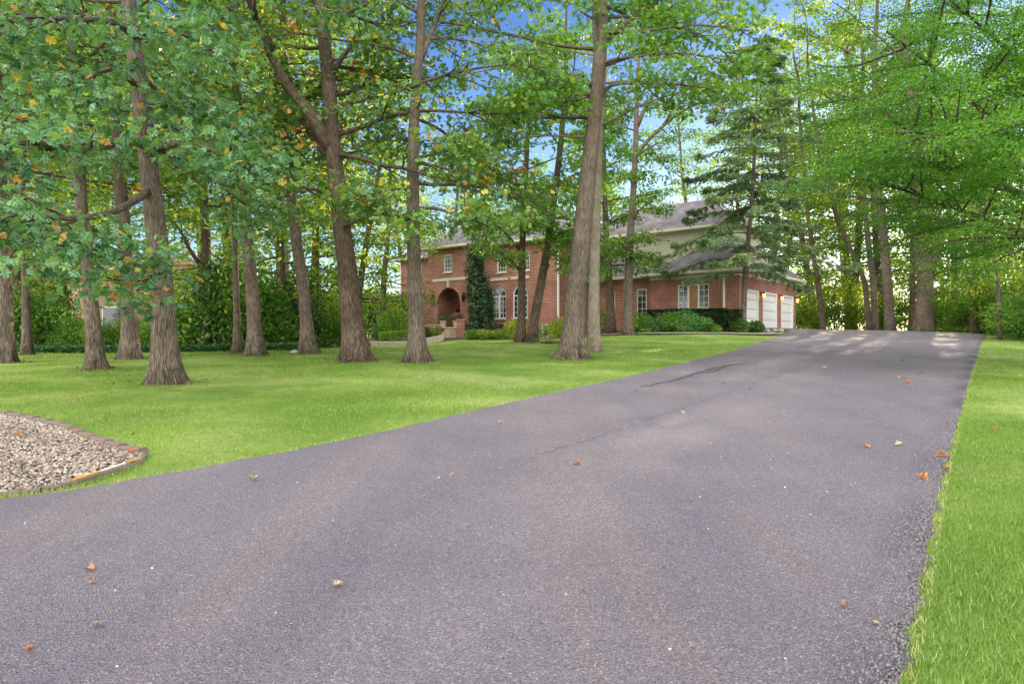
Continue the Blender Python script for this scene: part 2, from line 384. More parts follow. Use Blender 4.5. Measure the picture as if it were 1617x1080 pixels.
_A[:_n,_n] = 1; _A[:_n,_n+1:] = ctrl[:,:2]; _A[_n,:_n] = 1; _A[_n+1:,:_n] = ctrl[:,:2].T
_w = np.linalg.solve(_A, np.concatenate([ctrl[:,2], [0,0,0]]))
def gz(X, Y):
    X = np.asarray(X, dtype=float); Y = np.asarray(Y, dtype=float); sh = X.shape
    Xc = np.clip(X.ravel(), -38, 45); Yc = np.clip(Y.ravel(), -12, 78)
    out = np.empty(len(Xc))
    for s in range(0, len(Xc), 20000):
        d2 = (Xc[s:s+20000,None]-ctrl[None,:,0])**2 + (Yc[s:s+20000,None]-ctrl[None,:,1])**2
        out[s:s+20000] = _phi(d2) @ _w[:_n] + _w[_n] + _w[_n+1]*Xc[s:s+20000] + _w[_n+2]*Yc[s:s+20000]
    return out.reshape(sh)
def gz1(x, y): return float(gz(np.array([x]), np.array([y]))[0])

# driveway edges
ledge = [GP(0,790), GP(130,771), GP(280,745), GP(460,712), GP(600,683), GP(843,627), GP(1010,590), GP(1150,556), GP(1240,528)]
LY = np.array([-12, 0, 3.0, 4.1, 4.75] + [p[1] for p in ledge] + [39.2, 46.2])
LX = np.array([-60, -30, -13, -8.4, -6.0] + [p[0] for p in ledge] + [13.6, 19.4])
redge = [(0-.35, 0), GP(1422,1080), GP(1448,961), GP(1463,887), GP(1485,772), GP(1509,680), GP(1530,606), GP(1550,541)]
RY = np.array([-12] + [p[1] for p in redge] + [36.5, 46.2]); RX = np.array([-8.5] + [p[0] for p in redge] + [25.4, 19.6])
def xl(Y): return np.interp(Y, LY, LX)
def xr(Y): return np.interp(Y, RY, RX)
def in_drive(X, Y, m=0.0): return (X > xl(Y)-m) & (X < xr(Y)+m) & (Y < 46.2)
def in_poly(X, Y, poly):
    ins = np.zeros(X.shape, bool); n = len(poly)
    for i in range(n):
        x1, y1 = poly[i]; x2, y2 = poly[(i+1) % n]
        c = ((y1 > Y) != (y2 > Y)) & (X < (x2-x1)*(Y-y1)/((y2-y1) if y2 != y1 else 1e-9)+x1)
        ins ^= c
    return ins
gravel_top = [(-420,648),(-260,642),(-120,644),(0,657),(30,661),(62,668),(100,677),(125,687),(150,699),(180,705),(200,715),(226,719)]
gravel_bot = [(214,733),(165,748),(112,764),(60,774),(20,778),(0,781),(-60,790),(-200,806),(-420,815)]
G_TOP = [GP(*p) for p in gravel_top]; G_BOT = [GP(*p) for p in gravel_bot]
G_POLY = G_TOP + G_BOT

def grid_axis(lo, hi, parts):
    out = [lo]
    for end, step in parts:
        n = max(1, int(round((end-out[-1])/step))); out += list(np.linspace(out[-1], end, n+1)[1:])
    return np.array(out)
gx = grid_axis(-600, 600, [(-100,60),(-30,6),(-16,.7),(20,.35),(40,.7),(100,6),(600,60)])
gy = grid_axis(-300, 900, [(-60,40),(-12,6),(0,.7),(50,.35),(80,1.5),(160,10),(900,90)])
GX, GY = np.meshgrid(gx, gy); GZ = gz(GX, GY)
und = .012*np.sin(GX*.9+GY*.5)+.012*np.sin(GX*.31-GY*.77)
out_ = np.maximum(GX-xr(GY), xl(GY)-GX)*.8; GZ = GZ + und*np.clip((out_-.3)/1.5, 0, 1) - .012*np.clip((.1-out_)/.5, 0, 1)
GZ -= .05*in_poly(GX, GY, G_POLY)
nx_, ny_ = len(gx), len(gy)
idx = np.arange(nx_*ny_).reshape(ny_, nx_)
Fq = np.stack([idx[:-1,:-1], idx[:-1,1:], idx[1:,1:], idx[1:,:-1]], -1).reshape(-1, 4)
me = np_mesh('lawn', np.stack([GX.ravel(), GY.ravel(), GZ.ravel()], -1), Fq, M['lawn'])
tag(link('lawn', me), kind='structure')

def sheet(name, rows, mat, lift, ncol=12, kind='structure', wear=None, label=None):
    """rows: list of (xa,ya,xb,yb) cross lines; conforming sheet over the ground"""
    V = []; t = np.linspace(0, 1, ncol+1)
    R = np.array(rows); X = R[:,0:1]*(1-t)+R[:,2:3]*t; Y = R[:,1:2]*(1-t)+R[:,3:4]*t
    Z = gz(X, Y)+lift
    i = np.arange(X.size).reshape(X.shape)
    Fq = np.stack([i[:-1,:-1], i[:-1,1:], i[1:,1:], i[1:,:-1]], -1).reshape(-1, 4)
    at = {}
    if wear is not None: at['wear'] = wear(X.ravel(), Y.ravel())
    me = np_mesh(name, np.stack([X.ravel(), Y.ravel(), Z.ravel()], -1), Fq, mat, **at)
    return tag(link(name, me), kind=kind)
def drive_wear(X, Y):
    d = xr(Y)-X; rs = np.random.RandomState(3)
    w = np.clip(1-(d-.08)/.30, 0, 1)*.75
    return w*(.6+.4*np.sin(Y*3.1))
ys = grid_axis(-11.9, 46.1, [(0,1.0),(12,.1),(46.1,.3)])
rows = []
for y in ys:
    a, b_ = float(xl(y)), float(xr(y))
    j = .03*math.sin(y*9.1)+.025*math.sin(y*23.7+1); rows.append((a+j, y, b_+.03*math.sin(y*11.3)+.02*math.sin(y*31), y))
# irregular columns: fine near the right edge for the wear strip
def sheet_drive():
    t = np.concatenate([np.linspace(0, .86, 20), np.linspace(.88, 1, 22)])
    R = np.array(rows); X = R[:,0:1]*(1-t)+R[:,2:3]*t; Y = R[:,1:2]*(1-t)+R[:,3:4]*t
    Z = gz(X, Y)+.022
    Z[:, -1] -= .018; Z[:, 0] -= .018
    i = np.arange(X.size).reshape(X.shape)
    Fq = np.stack([i[:-1,:-1], i[:-1,1:], i[1:,1:], i[1:,:-1]], -1).reshape(-1, 4)
    me = np_mesh('driveway', np.stack([X.ravel(), Y.ravel(), Z.ravel()], -1), Fq, M['asphalt'], wear=drive_wear(X.ravel(), Y.ravel()))
    return tag(link('driveway', me), kind='structure')
sheet_drive()
def strip(name, pts, w, mat, lift, kind='structure', n=60, taper=True, seed=0):
    rs = np.random.RandomState(seed); pts = np.array(pts); d = np.r_[0, np.cumsum(np.hypot(*np.diff(pts, axis=0).T))]
    s = np.linspace(0, d[-1], n); X = np.interp(s, d, pts[:,0]); Y = np.interp(s, d, pts[:,1])
    X = np.convolve(np.pad(X,3,mode='edge'), np.ones(7)/7, 'valid'); Y = np.convolve(np.pad(Y,3,mode='edge'), np.ones(7)/7, 'valid')
    tx, ty = np.gradient(X), np.gradient(Y); L = np.hypot(tx, ty)+1e-9; nx, ny = -ty/L, tx/L
    ww = w*(.6+.8*rs.rand(n)) if taper else np.full(n, w)
    if taper: jit = (rs.rand(n)-.5)*w*1.5; X += nx*jit; Y += ny*jit; ww[0] = ww[-1] = w*.1
    rows = [(X[i]-nx[i]*ww[i]/2, Y[i]-ny[i]*ww[i]/2, X[i]+nx[i]*ww[i]/2, Y[i]+ny[i]*ww[i]/2) for i in range(n)]
    return sheet(name, rows, mat, lift, 2 if w < .5 else 6, kind)
strip('crack_sealer', [GP(1004,613),GP(1030,610),GP(1075,600),GP(1110,588),GP(1140,580),GP(1165,577)], .09, M['sealer'], .027, seed=1)
strip('crack_sealer', [GP(1110,591),GP(1128,588),GP(1150,578),GP(1185,576)], .07, M['sealer'], .0275, seed=2)

M['seam'] = plain('dark paving seam', (.15,.140,.157), .8, .3, .35, 9)
strip('paving_seam', [GP(820,728),GP(880,712),GP(1000,672),GP(1120,630),GP(1230,594),GP(1330,563)], .04, M['seam'], .0255, seed=4, n=150)

# beds, walk and wood floor
bed = [P(p,q,y)[:2] for p,q,y in [(985,530,36.6),(1060,530,36.2),(1130,529,36.0),(1200,528,36.4),(1247,524,38.2)]]
bedb = [(3.6,44.5),(8.0,41.4),(10.4,39.6),(12.5,37.95),(13.2,38.6)]
def lerp_poly(pts, n):
    pts = np.array([list(map(float,p)) for p in pts]); d = np.r_[0, np.cumsum(np.hypot(*np.diff(pts, axis=0).T))]
    s = np.linspace(0, d[-1], n); return np.stack([np.interp(s, d, pts[:,0]), np.interp(s, d, pts[:,1])], -1)
A = lerp_poly(bed, 30); B = lerp_poly(bedb, 30)
sheet('mulch_bed', [(A[i,0],A[i,1],B[i,0],B[i,1]) for i in range(30)], M['mulch'], .05, 10)
A = lerp_poly([(-9.2,41.8),(-6.3,42.8),(-2.9,43.2),(.8,41.2),(2.6,40.4),(4.9,38.6),(6.3,36.9)], 30); B = lerp_poly([(-13,52),(-7.5,51.5),(-5,49),(1.0,45.6),(2.8,44.2),(4.5,44.4),(7,42)], 30)
sheet('planting_bed', [(A[i,0],A[i,1],B[i,0],B[i,1]) for i in range(30)], M['mulch'], .03, 10)
strip('walkway', [(-2.8,43.9),(-1.0,42.3),(1.5,40.6),(4,38.2),(6.5,36.4),(9.5,35.7),(12.5,35.75),(14.6,36.9)], .7, M['path'], .075, taper=False)
# woodland floor: beyond the mown grass on the left and right
A = lerp_poly([(-60,24.5),(-18.5,24.6),(-9.0,24.6),(-7.6,30),(-9,40)], 40); B = lerp_poly([(-60,90),(-30,90),(-22,90),(-16,90),(-14,90)], 40)
sheet('woodland_floor', [(A[i,0],A[i,1],B[i,0],B[i,1]) for i in range(40)], M['forest'], .04, 40)
A = lerp_poly([(19.6,47.2),(24,43.0),(26.3,38.6),(25.2,34),(27,31),(36,29),(60,27)], 40); B = lerp_poly([(14,90),(30,90),(45,90),(60,90),(70,80),(80,70),(90,60)], 40)
sheet('woodland_floor', [(A[i,0],A[i,1],B[i,0],B[i,1]) for i in range(40)], M['forest'], .04, 40)
sheet('gravel_soil', [(a[0],a[1],b_[0],b_[1]) for a, b_ in zip(lerp_poly(G_TOP,40), lerp_poly(G_BOT[::-1],40))], M['soil'], .01, 14)

# ------------------------------------------------------------------ scattered leaf geometry
def nrm(v): return v/np.maximum(np.linalg.norm(v, axis=-1, keepdims=True), 1e-9)
# templates: columns (side, along, up)
def _oak_leaf():
    V = [[0,0,0],[0,.38,.03],[0,.68,.02],[0,1,-.06]]; Fs = []
    for sg in (-1, 1):
        k = len(V); V += [[sg*a,b,c] for a,b,c in ((.30,.17,-.05),(.36,.29,-.07),(.13,.37,0),(.49,.48,-.10),(.44,.61,-.09),(.13,.68,0),(.30,.80,-.06),(.20,.91,-.05))]
        a, b_, s1, c, d, s2, e, f = range(k, k+8)
        Fs += [[0,a,b_],[0,b_,s1],[0,s1,1],[s1,c,d],[s1,d,s2],[1,s1,s2],[1,s2,2],[s2,e,f],[s2,f,3],[2,s2,3]]
    return np.array(V, float), np.array(Fs)
T_OAK = _oak_leaf()
T_MID = (np.array([[0,0,0],[0,.5,.04],[0,1,-.06]]+[[sg*a,b,c] for sg in (-1,1) for a,b,c in ((.32,.20,-.05),(.33,.38,-.05),(.42,.60,-.06),(.27,.82,-.05))],float),
         np.array([[0,3,4,1],[1,5,6,2],[0,1,8,7],[1,2,10,9]]))
T_QUAD = (np.array([[0,0,0],[.30,.45,-.03],[0,1,0],[-.30,.45,-.03]],float), np.array([[0,1,2,3]]))
T_BLADE = (np.array([[-.04,0,0],[.04,0,0],[0,1,.25]],float), np.array([[0,1,2]]))
T_NEEDLE = (np.array([[-.10,0,0],[.10,0,0],[.15,.55,-.03],[0,1,-.12],[-.15,.55,-.03]],float), np.array([[0,1,2,3,4]]))

def leaves_arrays(C, D, Nn, S, tone, T):
    """C centres, D tip directions, Nn normals, S sizes"""
    V0, Ft = T; D = nrm(D); side = nrm(np.cross(D, Nn)); Nn = np.cross(side, D)
    k = len(V0)
    V = C[:,None,:] + S[:,None,None]*(V0[None,:,0:1]*side[:,None,:] + V0[None,:,1:2]*D[:,None,:] + V0[None,:,2:3]*Nn[:,None,:])
    Fc = (Ft[None] + (np.arange(len(C))*k)[:,None,None]).reshape(-1, Ft.shape[1])
    return V.reshape(-1,3), Fc, np.repeat(tone, k)
def rand_leaf_frames(rs, n, tilt=.6, droop=.25):
    az = rs.rand(n)*2*np.pi
    D = np.stack([np.cos(az), np.sin(az), rs.randn(n)*.35-droop], -1)
    Nn = np.stack([rs.randn(n)*tilt, rs.randn(n)*tilt, np.ones(n)], -1)
    return D, nrm(Nn)

# ------------------------------------------------------------------ trees
def catmull(pts, n):
    pts = np.array(pts, float); k = len(pts)
    if k == 2: return np.linspace(pts[0], pts[1], n)
    ext = np.vstack([2*pts[0]-pts[1], pts, 2*pts[-1]-pts[-2]])
    ts = np.linspace(0, k-1-1e-6, n); out = []
    for t in ts:
        i = int(t); f = t-i; p0, p1, p2, p3 = ext[i:i+4]
        out.append(.5*((2*p1)+(-p0+p2)*f+(2*p0-5*p1+4*p2-p3)*f*f+(-p0+3*p1-3*p2+p3)*f**3))
    return np.array(out)
class Tube:
    def __init__(s): s.V = []; s.Q = []; s.A = []; s.n = 0
    def add(s, path, rad, sides=6, flare=None, rs=None, lumps=0.0):
        path = np.asarray(path, float); m = len(path); rad = np.asarray(rad, float)
        tan = nrm(np.gradient(path, axis=0)); ref = np.array([1.,0,0]) if abs(tan[0,2]) > .7 else np.array([0,0,1.])
        a = nrm(np.cross(tan, ref)); b = np.cross(tan, a)
        th = np.arange(sides)*2*np.pi/sides
        length = np.r_[0, np.cumsum(np.linalg.norm(np.diff(path, axis=0), axis=1))]
        R = np.repeat(rad[:,None], sides, 1)
        if flare:
            fl, ph, kk = flare
            e = np.exp(-np.maximum(length, 0)/.32)[:,None]; e2 = np.exp(-np.maximum(length, 0)/.95)[:,None]
            lob = .55+.55*np.cos(kk*th+ph)+.35*np.cos((kk+2)*th+ph*2.3)
            R = R*(1+fl*e*(.35+.75*lob[None,:])+fl*.10*e2*(1+.3*lob[None,:]))
        if lumps and rs is not None:
            for _ in range(5):
                kx = rs.randint(2, 6); p = rs.rand()*6.28; q = rs.rand()*2.2+.5
                R = R*(1+lumps*.45*np.sin(kx*th[None,:]+p+q*length[:,None]))
            R = R*(1+lumps*.35*rs.randn(m, sides))
        V = path[:,None,:]+R[:,:,None]*(np.cos(th)[None,:,None]*a[:,None,:]+np.sin(th)[None,:,None]*b[:,None,:])
        base = rad.max()
        A = np.stack([base*np.cos(th)[None,:]*np.ones((m,1)), base*np.sin(th)[None,:]*np.ones((m,1)), np.repeat((length*.075)[:,None], sides, 1)], -1)
        i = np.arange(m*sides).reshape(m, sides)+s.n
        Q = np.stack([i[:-1], np.roll(i,-1,1)[:-1], np.roll(i,-1,1)[1:], i[1:]], -1).reshape(-1,4)
        s.V.append(V.reshape(-1,3)); s.A.append(A.reshape(-1,3)); s.Q.append(Q); s.n += m*sides
    def mesh(s, name, mat):
        return np_mesh(name, np.vstack(s.V), np.vstack(s.Q), mat, bark=np.vstack(s.A))

def branch_system(rs, tube, start, az, elev, L, r0, clusters, nsec=5, droop=.10, sides=5, csep=.55, twigs=True):
    """one limb with side branches; appends cluster centres"""
    n = 7; p = np.array(start, float); el = elev; a = az; pts = [p.copy()]
    for i in range(n-1):
        a += rs.randn()*.13; el += rs.randn()*.10-droop*(.3+i*.12)
        p = p+L/(n-1)*np.array([math.cos(el)*math.cos(a), math.cos(el)*math.sin(a), math.sin(el)]); pts.append(p.copy())
    limb_with_leaves(rs, tube, pts, r0, clusters, nsec, sides, csep, twigs)
def limb_with_leaves(rs, tube, pts, r0, clusters, nsec=5, sides=5, csep=.55, twigs=True, smin=.22):
    path = catmull(pts, 12); L = np.linalg.norm(np.diff(path, axis=0), axis=1).sum()
    tube.add(path, np.linspace(r0, r0*.18+.004, 12), sides)
    for j in range(nsec):
        s = smin+(1-smin)*(j+rs.rand())/nsec; k = min(int(s*11), 10); q = path[k]; d = nrm(path[k+1]-path[k])
        hz = np.array([-d[1], d[0], 0]); hz /= np.linalg.norm(hz)+1e-9
        sg = 1 if (j % 2) else -1
        dd = nrm(d*(.45+.5*rs.rand())+hz*sg*(.5+.6*rs.rand())+np.array([0,0,rs.randn()*.28+.05]))
        l2 = L*(.20+.30*rs.rand())*(1.15-.45*s)
        p1 = q+dd*l2*.5+rs.randn(3)*.06*l2; p2 = q+dd*l2+rs.randn(3)*.10*l2-np.array([0,0,.08*l2])
        pp = catmull([q, p1, p2], 6); tube.add(pp, np.linspace(r0*.34, .005, 6), 4)
        nc = max(2, int(l2/csep))
        for c in range(nc):
            u = .35+.65*(c+rs.rand()*.8)/nc; kk = min(int(u*5), 4); pc = pp[kk]+(pp[min(kk+1,5)]-pp[kk])*(u*5-kk)
            off = rs.randn(3)*np.array([.28,.28,.16])*csep/.55; clusters.append(pc+off)
            if twigs and rs.rand() < .5: tube.add(np.array([pc, pc+off*.6, pc+off*1.3]), [.006,.004,.002], 3)
    clusters.append(path[-1]); clusters.append(path[-3]+rs.randn(3)*.2)

def leaf_crown(rs, clusters, per, size, T, rc=.42, flat=.38, tones=(0.0,.86), autumn=.03, cluster_autumn=.02):
    C = np.array(clusters); n = len(C)
    cnt = np.maximum(3, (per*(.55+.9*rs.rand(n))).astype(int)); ci = np.repeat(np.arange(n), cnt); m = len(ci)
    off = rs.randn(m,3); off *= (rs.rand(m,1)**.35)*rc/np.maximum(np.linalg.norm(off, axis=1, keepdims=True),1e-6)*1.35
    off[:,2] *= flat; off[:,2] -= .12*(np.hypot(off[:,0], off[:,1])**2)/rc
    D, Nn = rand_leaf_frames(rs, m, .95, .30)
    D[:,:2] = D[:,:2]*.7+nrm(off[:,:2])*.7
    S = size*(.7+.55*rs.rand(m))
    base = rs.rand(n); base = base*.55
    tone = np.clip(tones[0]+(tones[1]-tones[0])*(base[ci]+rs.rand(m)*.45), 0, .88)
    au = rs.rand(m) < autumn; tone[au] = .90+.08*rs.rand(au.sum())
    ca = (rs.rand(n) < cluster_autumn)[ci] & (rs.rand(m) < .75); tone[ca] = .93+.07*rs.rand(ca.sum())
    return leaves_arrays(C[ci]+off, D, Nn, S, tone, T)

def make_tree(name, label, cat, px, py, Y, path_px, r_px, seed, bark='bark', leaf='oak', top=15.0, zc0=4.0, R=4.5, nl=22, per=30,
              leafsize=.16, T=T_MID, sides=20, flare=1.0, avoid=None, limbs=(), group='oaks on the lawn', rc=.42, nsec=6, flat=.38, elev=(.05,.75),
              autumn=.03, cautumn=.02, csep=.55, rtop=.3, topdir=None):
    """path_px: photo pixels of the trunk axis at distance Y; r_px trunk half width (px) at breast height"""
    rs = np.random.RandomState(seed)
    b = P(px, py, Y); gzb = gz1(b[0], Y); b[2] = gzb
    root = empty(name, (b[0], b[1], b[2])); tag(root, label, cat, group)
    pts = [b-np.array([0,0,.12])] + [P(q[0], q[1], q[2] if len(q) > 2 else Y) for q in path_px]
    last = pts[-1]; dirn = nrm(pts[-1]-pts[-2]) if topdir is None else np.array(topdir)
    zt = gzb+top
    while pts[-1][2] < zt:
        nx = pts[-1]+nrm(dirn+rs.randn(3)*.10+np.array([0,0,.3]))*2.2; pts.append(nx)
    n = 60; path = catmull(pts, n)
    # even spacing with more rings near the base
    L = np.r_[0, np.cumsum(np.linalg.norm(np.diff(path, axis=0), axis=1))]
    s = (np.linspace(0, 1, 110)**1.5)*L[-1]; path = np.stack([np.interp(s, L, path[:,k]) for k in range(3)], -1)
    r0 = r_px/F*Y*.84; frac = s/L[-1]; rad = r0*(1.06-(1.06-rtop)*frac**.9)*np.clip((1-frac)/.25+.1, .1, 1)
    tube = Tube(); loc = np.array([b[0], b[1], b[2]])
    tube.add(path-loc, rad, sides, (flare, rs.rand()*6, rs.randint(4,6)), rs, .022)
    clusters = []
    def at_z(z):
        k = int(np.searchsorted(path[:,2], z)); k = min(max(k, 1), len(path)-2); return path[k]-loc, rad[k]
    for lm in limbs:      # explicit limbs: list of (px,py,Y) points, radius px, leafy?
        ptsL = [P(*q)-loc for q in lm['pts']]; r = lm['r']/F*Y
        limb_with_leaves(rs, tube, ptsL, r, clusters, lm.get('nsec', nsec), 7, lm.get('csep', csep), True, lm.get('smin', .42))
    for i in range(nl):
        t = (i+rs.rand()*.8)/nl; z = gzb+zc0+(top-.6-zc0)*t; p, r = at_z(z)
        az = i*2.39996+rs.rand()*.8+seed
        if avoid is not None:      # turn limbs that would hide the trunk out of a sector
            d = (az-avoid[0]+math.pi) % (2*math.pi)-math.pi
            if abs(d) < avoid[1] and t < .9: az += math.pi*.5*(1 if d > 0 else -1)
        prof = (.62+.55*math.sin(math.pi*min(1, t*.9+.15)))*(1 if t < .8 else .75)
        branch_system(rs, tube, p, az, elev[0]+(elev[1]-elev[0])*t+rs.randn()*.12, R*prof*(.75+.4*rs.rand()), max(.018, r*.36), clusters, nsec, csep=csep)
    link('trunk', tube.mesh('trunk', M[bark]), root)
    V, Fc, tone = leaf_crown(rs, clusters, per, leafsize, T, rc, flat, autumn=autumn, cluster_autumn=cautumn)
    link('crown', np_mesh('crown', V, Fc, M[leaf], smooth=False, tone=tone), root)
    return root

FRONT = (-math.pi/2, 1.0)        # sector facing the camera
TL = 'oaks on the lawn'
make_tree('oak_tree', 'nearest big oak on the left lawn, deeply ridged bark, low blue green leaves', 'tree', 264, 607, 13.3,
    [(260,540),(257,470),(248,380),(238,290),(228,200),(216,110),(205,20),(196,-80)], 21.5, 1, leaf='oak_blue', top=12.5, zc0=4.6, R=4.2, nl=11, per=24, leafsize=.155, T=T_OAK,
    sides=40, flare=1.05, autumn=.025, cautumn=.01, rc=.46, avoid=(-math.pi/2, 1.5),
    limbs=[dict(pts=[(243,235,13.3),(200,222,12.1),(130,238,10.8),(50,225,9.9),(-40,240,9.5)], r=8, nsec=9),
           dict(pts=[(238,300,13.3),(190,330,11.9),(120,345,10.6),(30,340,9.8),(-60,360,9.3)], r=6, nsec=9),
           dict(pts=[(248,400,13.3),(225,420,12.4),(180,405,11.1),(120,385,10.2)], r=4, nsec=5),
           dict(pts=[(243,240,13.3),(290,225,12.5),(340,240,11.8),(400,260,11.4)], r=6, nsec=7),
           dict(pts=[(250,385,13.3),(262,415,12.5),(250,440,11.8),(225,445,11.2)], r=3.4, nsec=3, smin=.5),
           dict(pts=[(215,60,13.3),(180,35,12.4),(110,30,11.5),(30,28,10.6),(-40,60,10.2)], r=7, nsec=9),
           dict(pts=[(220,140,13.3),(180,110,12.4),(120,130,11.5),(60,150,10.9)], r=5, nsec=7),
           dict(pts=[(220,60,13.3),(245,40,12.8),(300,60,12.1),(350,90,11.6)], r=5, nsec=7),
           dict(pts=[(228,165,13.3),(270,160,13.0),(330,170,12.7)], r=4, nsec=5)])
make_tree('oak_tree', 'oak cut by the left edge of the photo, dark stain at its foot', 'tree', 8, 573, 18.9,
    [(8,520),(6,440),(4,360),(0,250),(-6,120)], 13.5, 2, leaf='oak', top=13.5, zc0=4.2, R=5, nl=18, per=21, flare=1.0)
make_tree('oak_tree', 'slim oak trunk between the left edge tree and the leaning double-toned one, beside the ivy', 'tree', 43, 561, 22.8,
    [(42,520),(40,440),(37,350),(36,260),(34,150)], 7.5, 3, leaf='oak', top=14.5, zc0=5, R=4.2, nl=16, per=18, flare=1.1)
make_tree('oak_tree', 'oak left of the nearest big oak with a dark flared foot and slight lean', 'tree', 153, 583, 16.7,
    [(149,545),(144,480),(136,410),(130,350),(124,260),(118,150),(112,30)], 13, 4, leaf='oak_blue', top=13.5, zc0=5.6, R=4.6, nl=17, per=21, flare=1.1,
    limbs=[dict(pts=[(124,375,16.7),(100,352,15.6),(50,358,14),(-10,362,13)], r=3, nsec=6)])
make_tree('oak_tree', 'oak just behind and left of the nearest big oak, sunlit along its right side', 'tree', 206, 567, 20.0,
    [(205,530),(203,470),(200,400),(192,320),(185,220),(180,90)], 14, 5, leaf='oak', top=14.5, zc0=5.4, R=4.8, nl=17, per=20, flare=.9)
make_tree('ivy_oak_tree', 'old trunk wrapped in ivy behind the lawn, right of the brick chimney', 'tree', 326, 557, 27,
    [(326,520),(327,460),(326,400),(322,320),(318,210),(316,80)], 10, 6, bark='bark_dark', leaf='under', top=16, zc0=5.5, R=5, nl=17, per=24, leafsize=.2, T=T_QUAD, flare=.9,
    limbs=[dict(pts=[(324,430,27),(300,395,26.5),(285,365,26.5),(262,340,26)], r=4, nsec=3)])
make_tree('oak_tree', 'slender straight trunk standing close left of a wider oak at the rear lawn edge', 'tree', 375, 558, 22.6,
    [(374,500),(372,420),(371,340),(372,240),(373,140),(375,20)], 6.3, 7, leaf='oak', top=14.5, zc0=5, R=3.8, nl=15, per=18, flare=.9)
make_tree('oak_tree', 'oak with a dark split down its left side, right of the slender straight trunk', 'tree', 404, 563, 21,
    [(402,520),(398,460),(391,390),(385,330),(379,230),(372,100)], 12.5, 8, leaf='oak', top=14, zc0=4.9, R=4.4, nl=17, per=20, flare=1.05, autumn=.05)
make_tree('oak_tree', 'leaning oak with a small grey stone at its foot', 'tree', 487, 558, 22,
    [(484,510),(477,440),(468,380),(460,300),(455,200),(450,90)], 12, 9, leaf='oak', top=14.5, zc0=5.4, R=4.6, nl=17, per=20, flare=1.1)
make_tree('oak_tree', 'massive dark oak with a big limb slanting up to the left', 'tree', 562, 570, 19.3,
    [(558,520),(552,460),(545,400),(534,310),(525,220),(519,130),(510,40),(503,-60)], 20, 10, bark='bark_dark', leaf='oak', top=14, zc0=5.6, R=5.2, nl=18, per=21, flare=1.05, avoid=(-math.pi/2-.5, 1.6), sides=28,
    limbs=[dict(pts=[(523,235,19.3),(490,180,19),(450,128,18.8),(415,60,18.6),(385,-20,18.4)], r=12, nsec=5, smin=.5),
           dict(pts=[(526,250,19.3),(492,215,20),(470,170,20.5),(455,110,21)], r=8, nsec=4, smin=.5),
           dict(pts=[(524,120,19.3),(545,85,19.3),(575,60,19.3),(600,70,19)], r=5, nsec=5),
           dict(pts=[(535,330,19.3),(500,300,18),(450,310,17),(400,330,16.5)], r=3.5, nsec=8),
           dict(pts=[(540,360,19.3),(575,345,18),(620,340,17),(655,350,16.5)], r=3.2, nsec=7)])
make_tree('oak_tree', 'straight oak in front of the left end of the brick house, forked at the top', 'tree', 659, 572, 18.8,
    [(657,520),(655,460),(653,380),(652,300),(653,220),(657,140),(664,60),(667,-20)], 14.5, 11, leaf='oak', top=13, zc0=4.6, R=4.8, nl=12, per=25, flare=1.2, avoid=(-math.pi/2, 1.35), sides=28, autumn=.04,
    limbs=[dict(pts=[(658,110,18.8),(680,55,18.9),(700,5,19),(720,-60,19.2)], r=6, nsec=4, smin=.5),
           dict(pts=[(653,330,18.8),(690,330,17.6),(735,345,16.8),(770,350,16.3)], r=3.2, nsec=8),
           dict(pts=[(653,300,18.8),(615,300,17.6),(560,315,16.6)], r=3.2, nsec=7),
           dict(pts=[(652,250,18.8),(700,240,17.8),(750,225,17)], r=3.2, nsec=7)])
make_tree('maple_tree', 'left trunk of the narrow pair growing side by side before the arched windows', 'tree', 821, 541, 29.5,
    [(823,510),(824,440),(826,360),(830,280),(834,200),(838,110)], 7.6, 12, bark='bark_dark', leaf='fresh', top=13, zc0=4.6, R=3.6, nl=14, per=22, leafsize=.17, flare=1.0, group='narrow pair of trunks',
    limbs=[dict(pts=[(824,430,29.5),(805,410,28.8),(785,395,28),(765,380,27.6)], r=2.6, nsec=8, smin=.15),
           dict(pts=[(825,400,29.5),(800,370,29),(775,345,28.4),(750,330,28)], r=2.4, nsec=8, smin=.15),
           dict(pts=[(826,370,29.5),(845,350,29),(865,345,28.6)], r=2.2, nsec=6, smin=.2),
           dict(pts=[(828,320,29.5),(800,290,29),(770,275,28.5)], r=2.2, nsec=7, smin=.2)])
make_tree('maple_tree', 'right trunk of the narrow pair, leaning to the right in front of the house', 'tree', 840, 541, 29.3,
    [(844,505),(854,450),(866,380),(878,290),(887,210),(894,110)], 8.6, 13, bark='bark_dark', leaf='fresh', top=14, zc0=5.0, R=3.4, nl=12, per=20, leafsize=.17, flare=.9, group='narrow pair of trunks',
    limbs=[dict(pts=[(866,385,29.3),(890,365,28.8),(912,372,28.4)], r=2.2, nsec=6, smin=.2),
           dict(pts=[(870,350,29.3),(848,325,28.9),(830,315,28.5)], r=2.2, nsec=6, smin=.2),
           dict(pts=[(862,400,29.3),(882,405,28.9),(898,420,28.6)], r=2.0, nsec=5, smin=.2)])
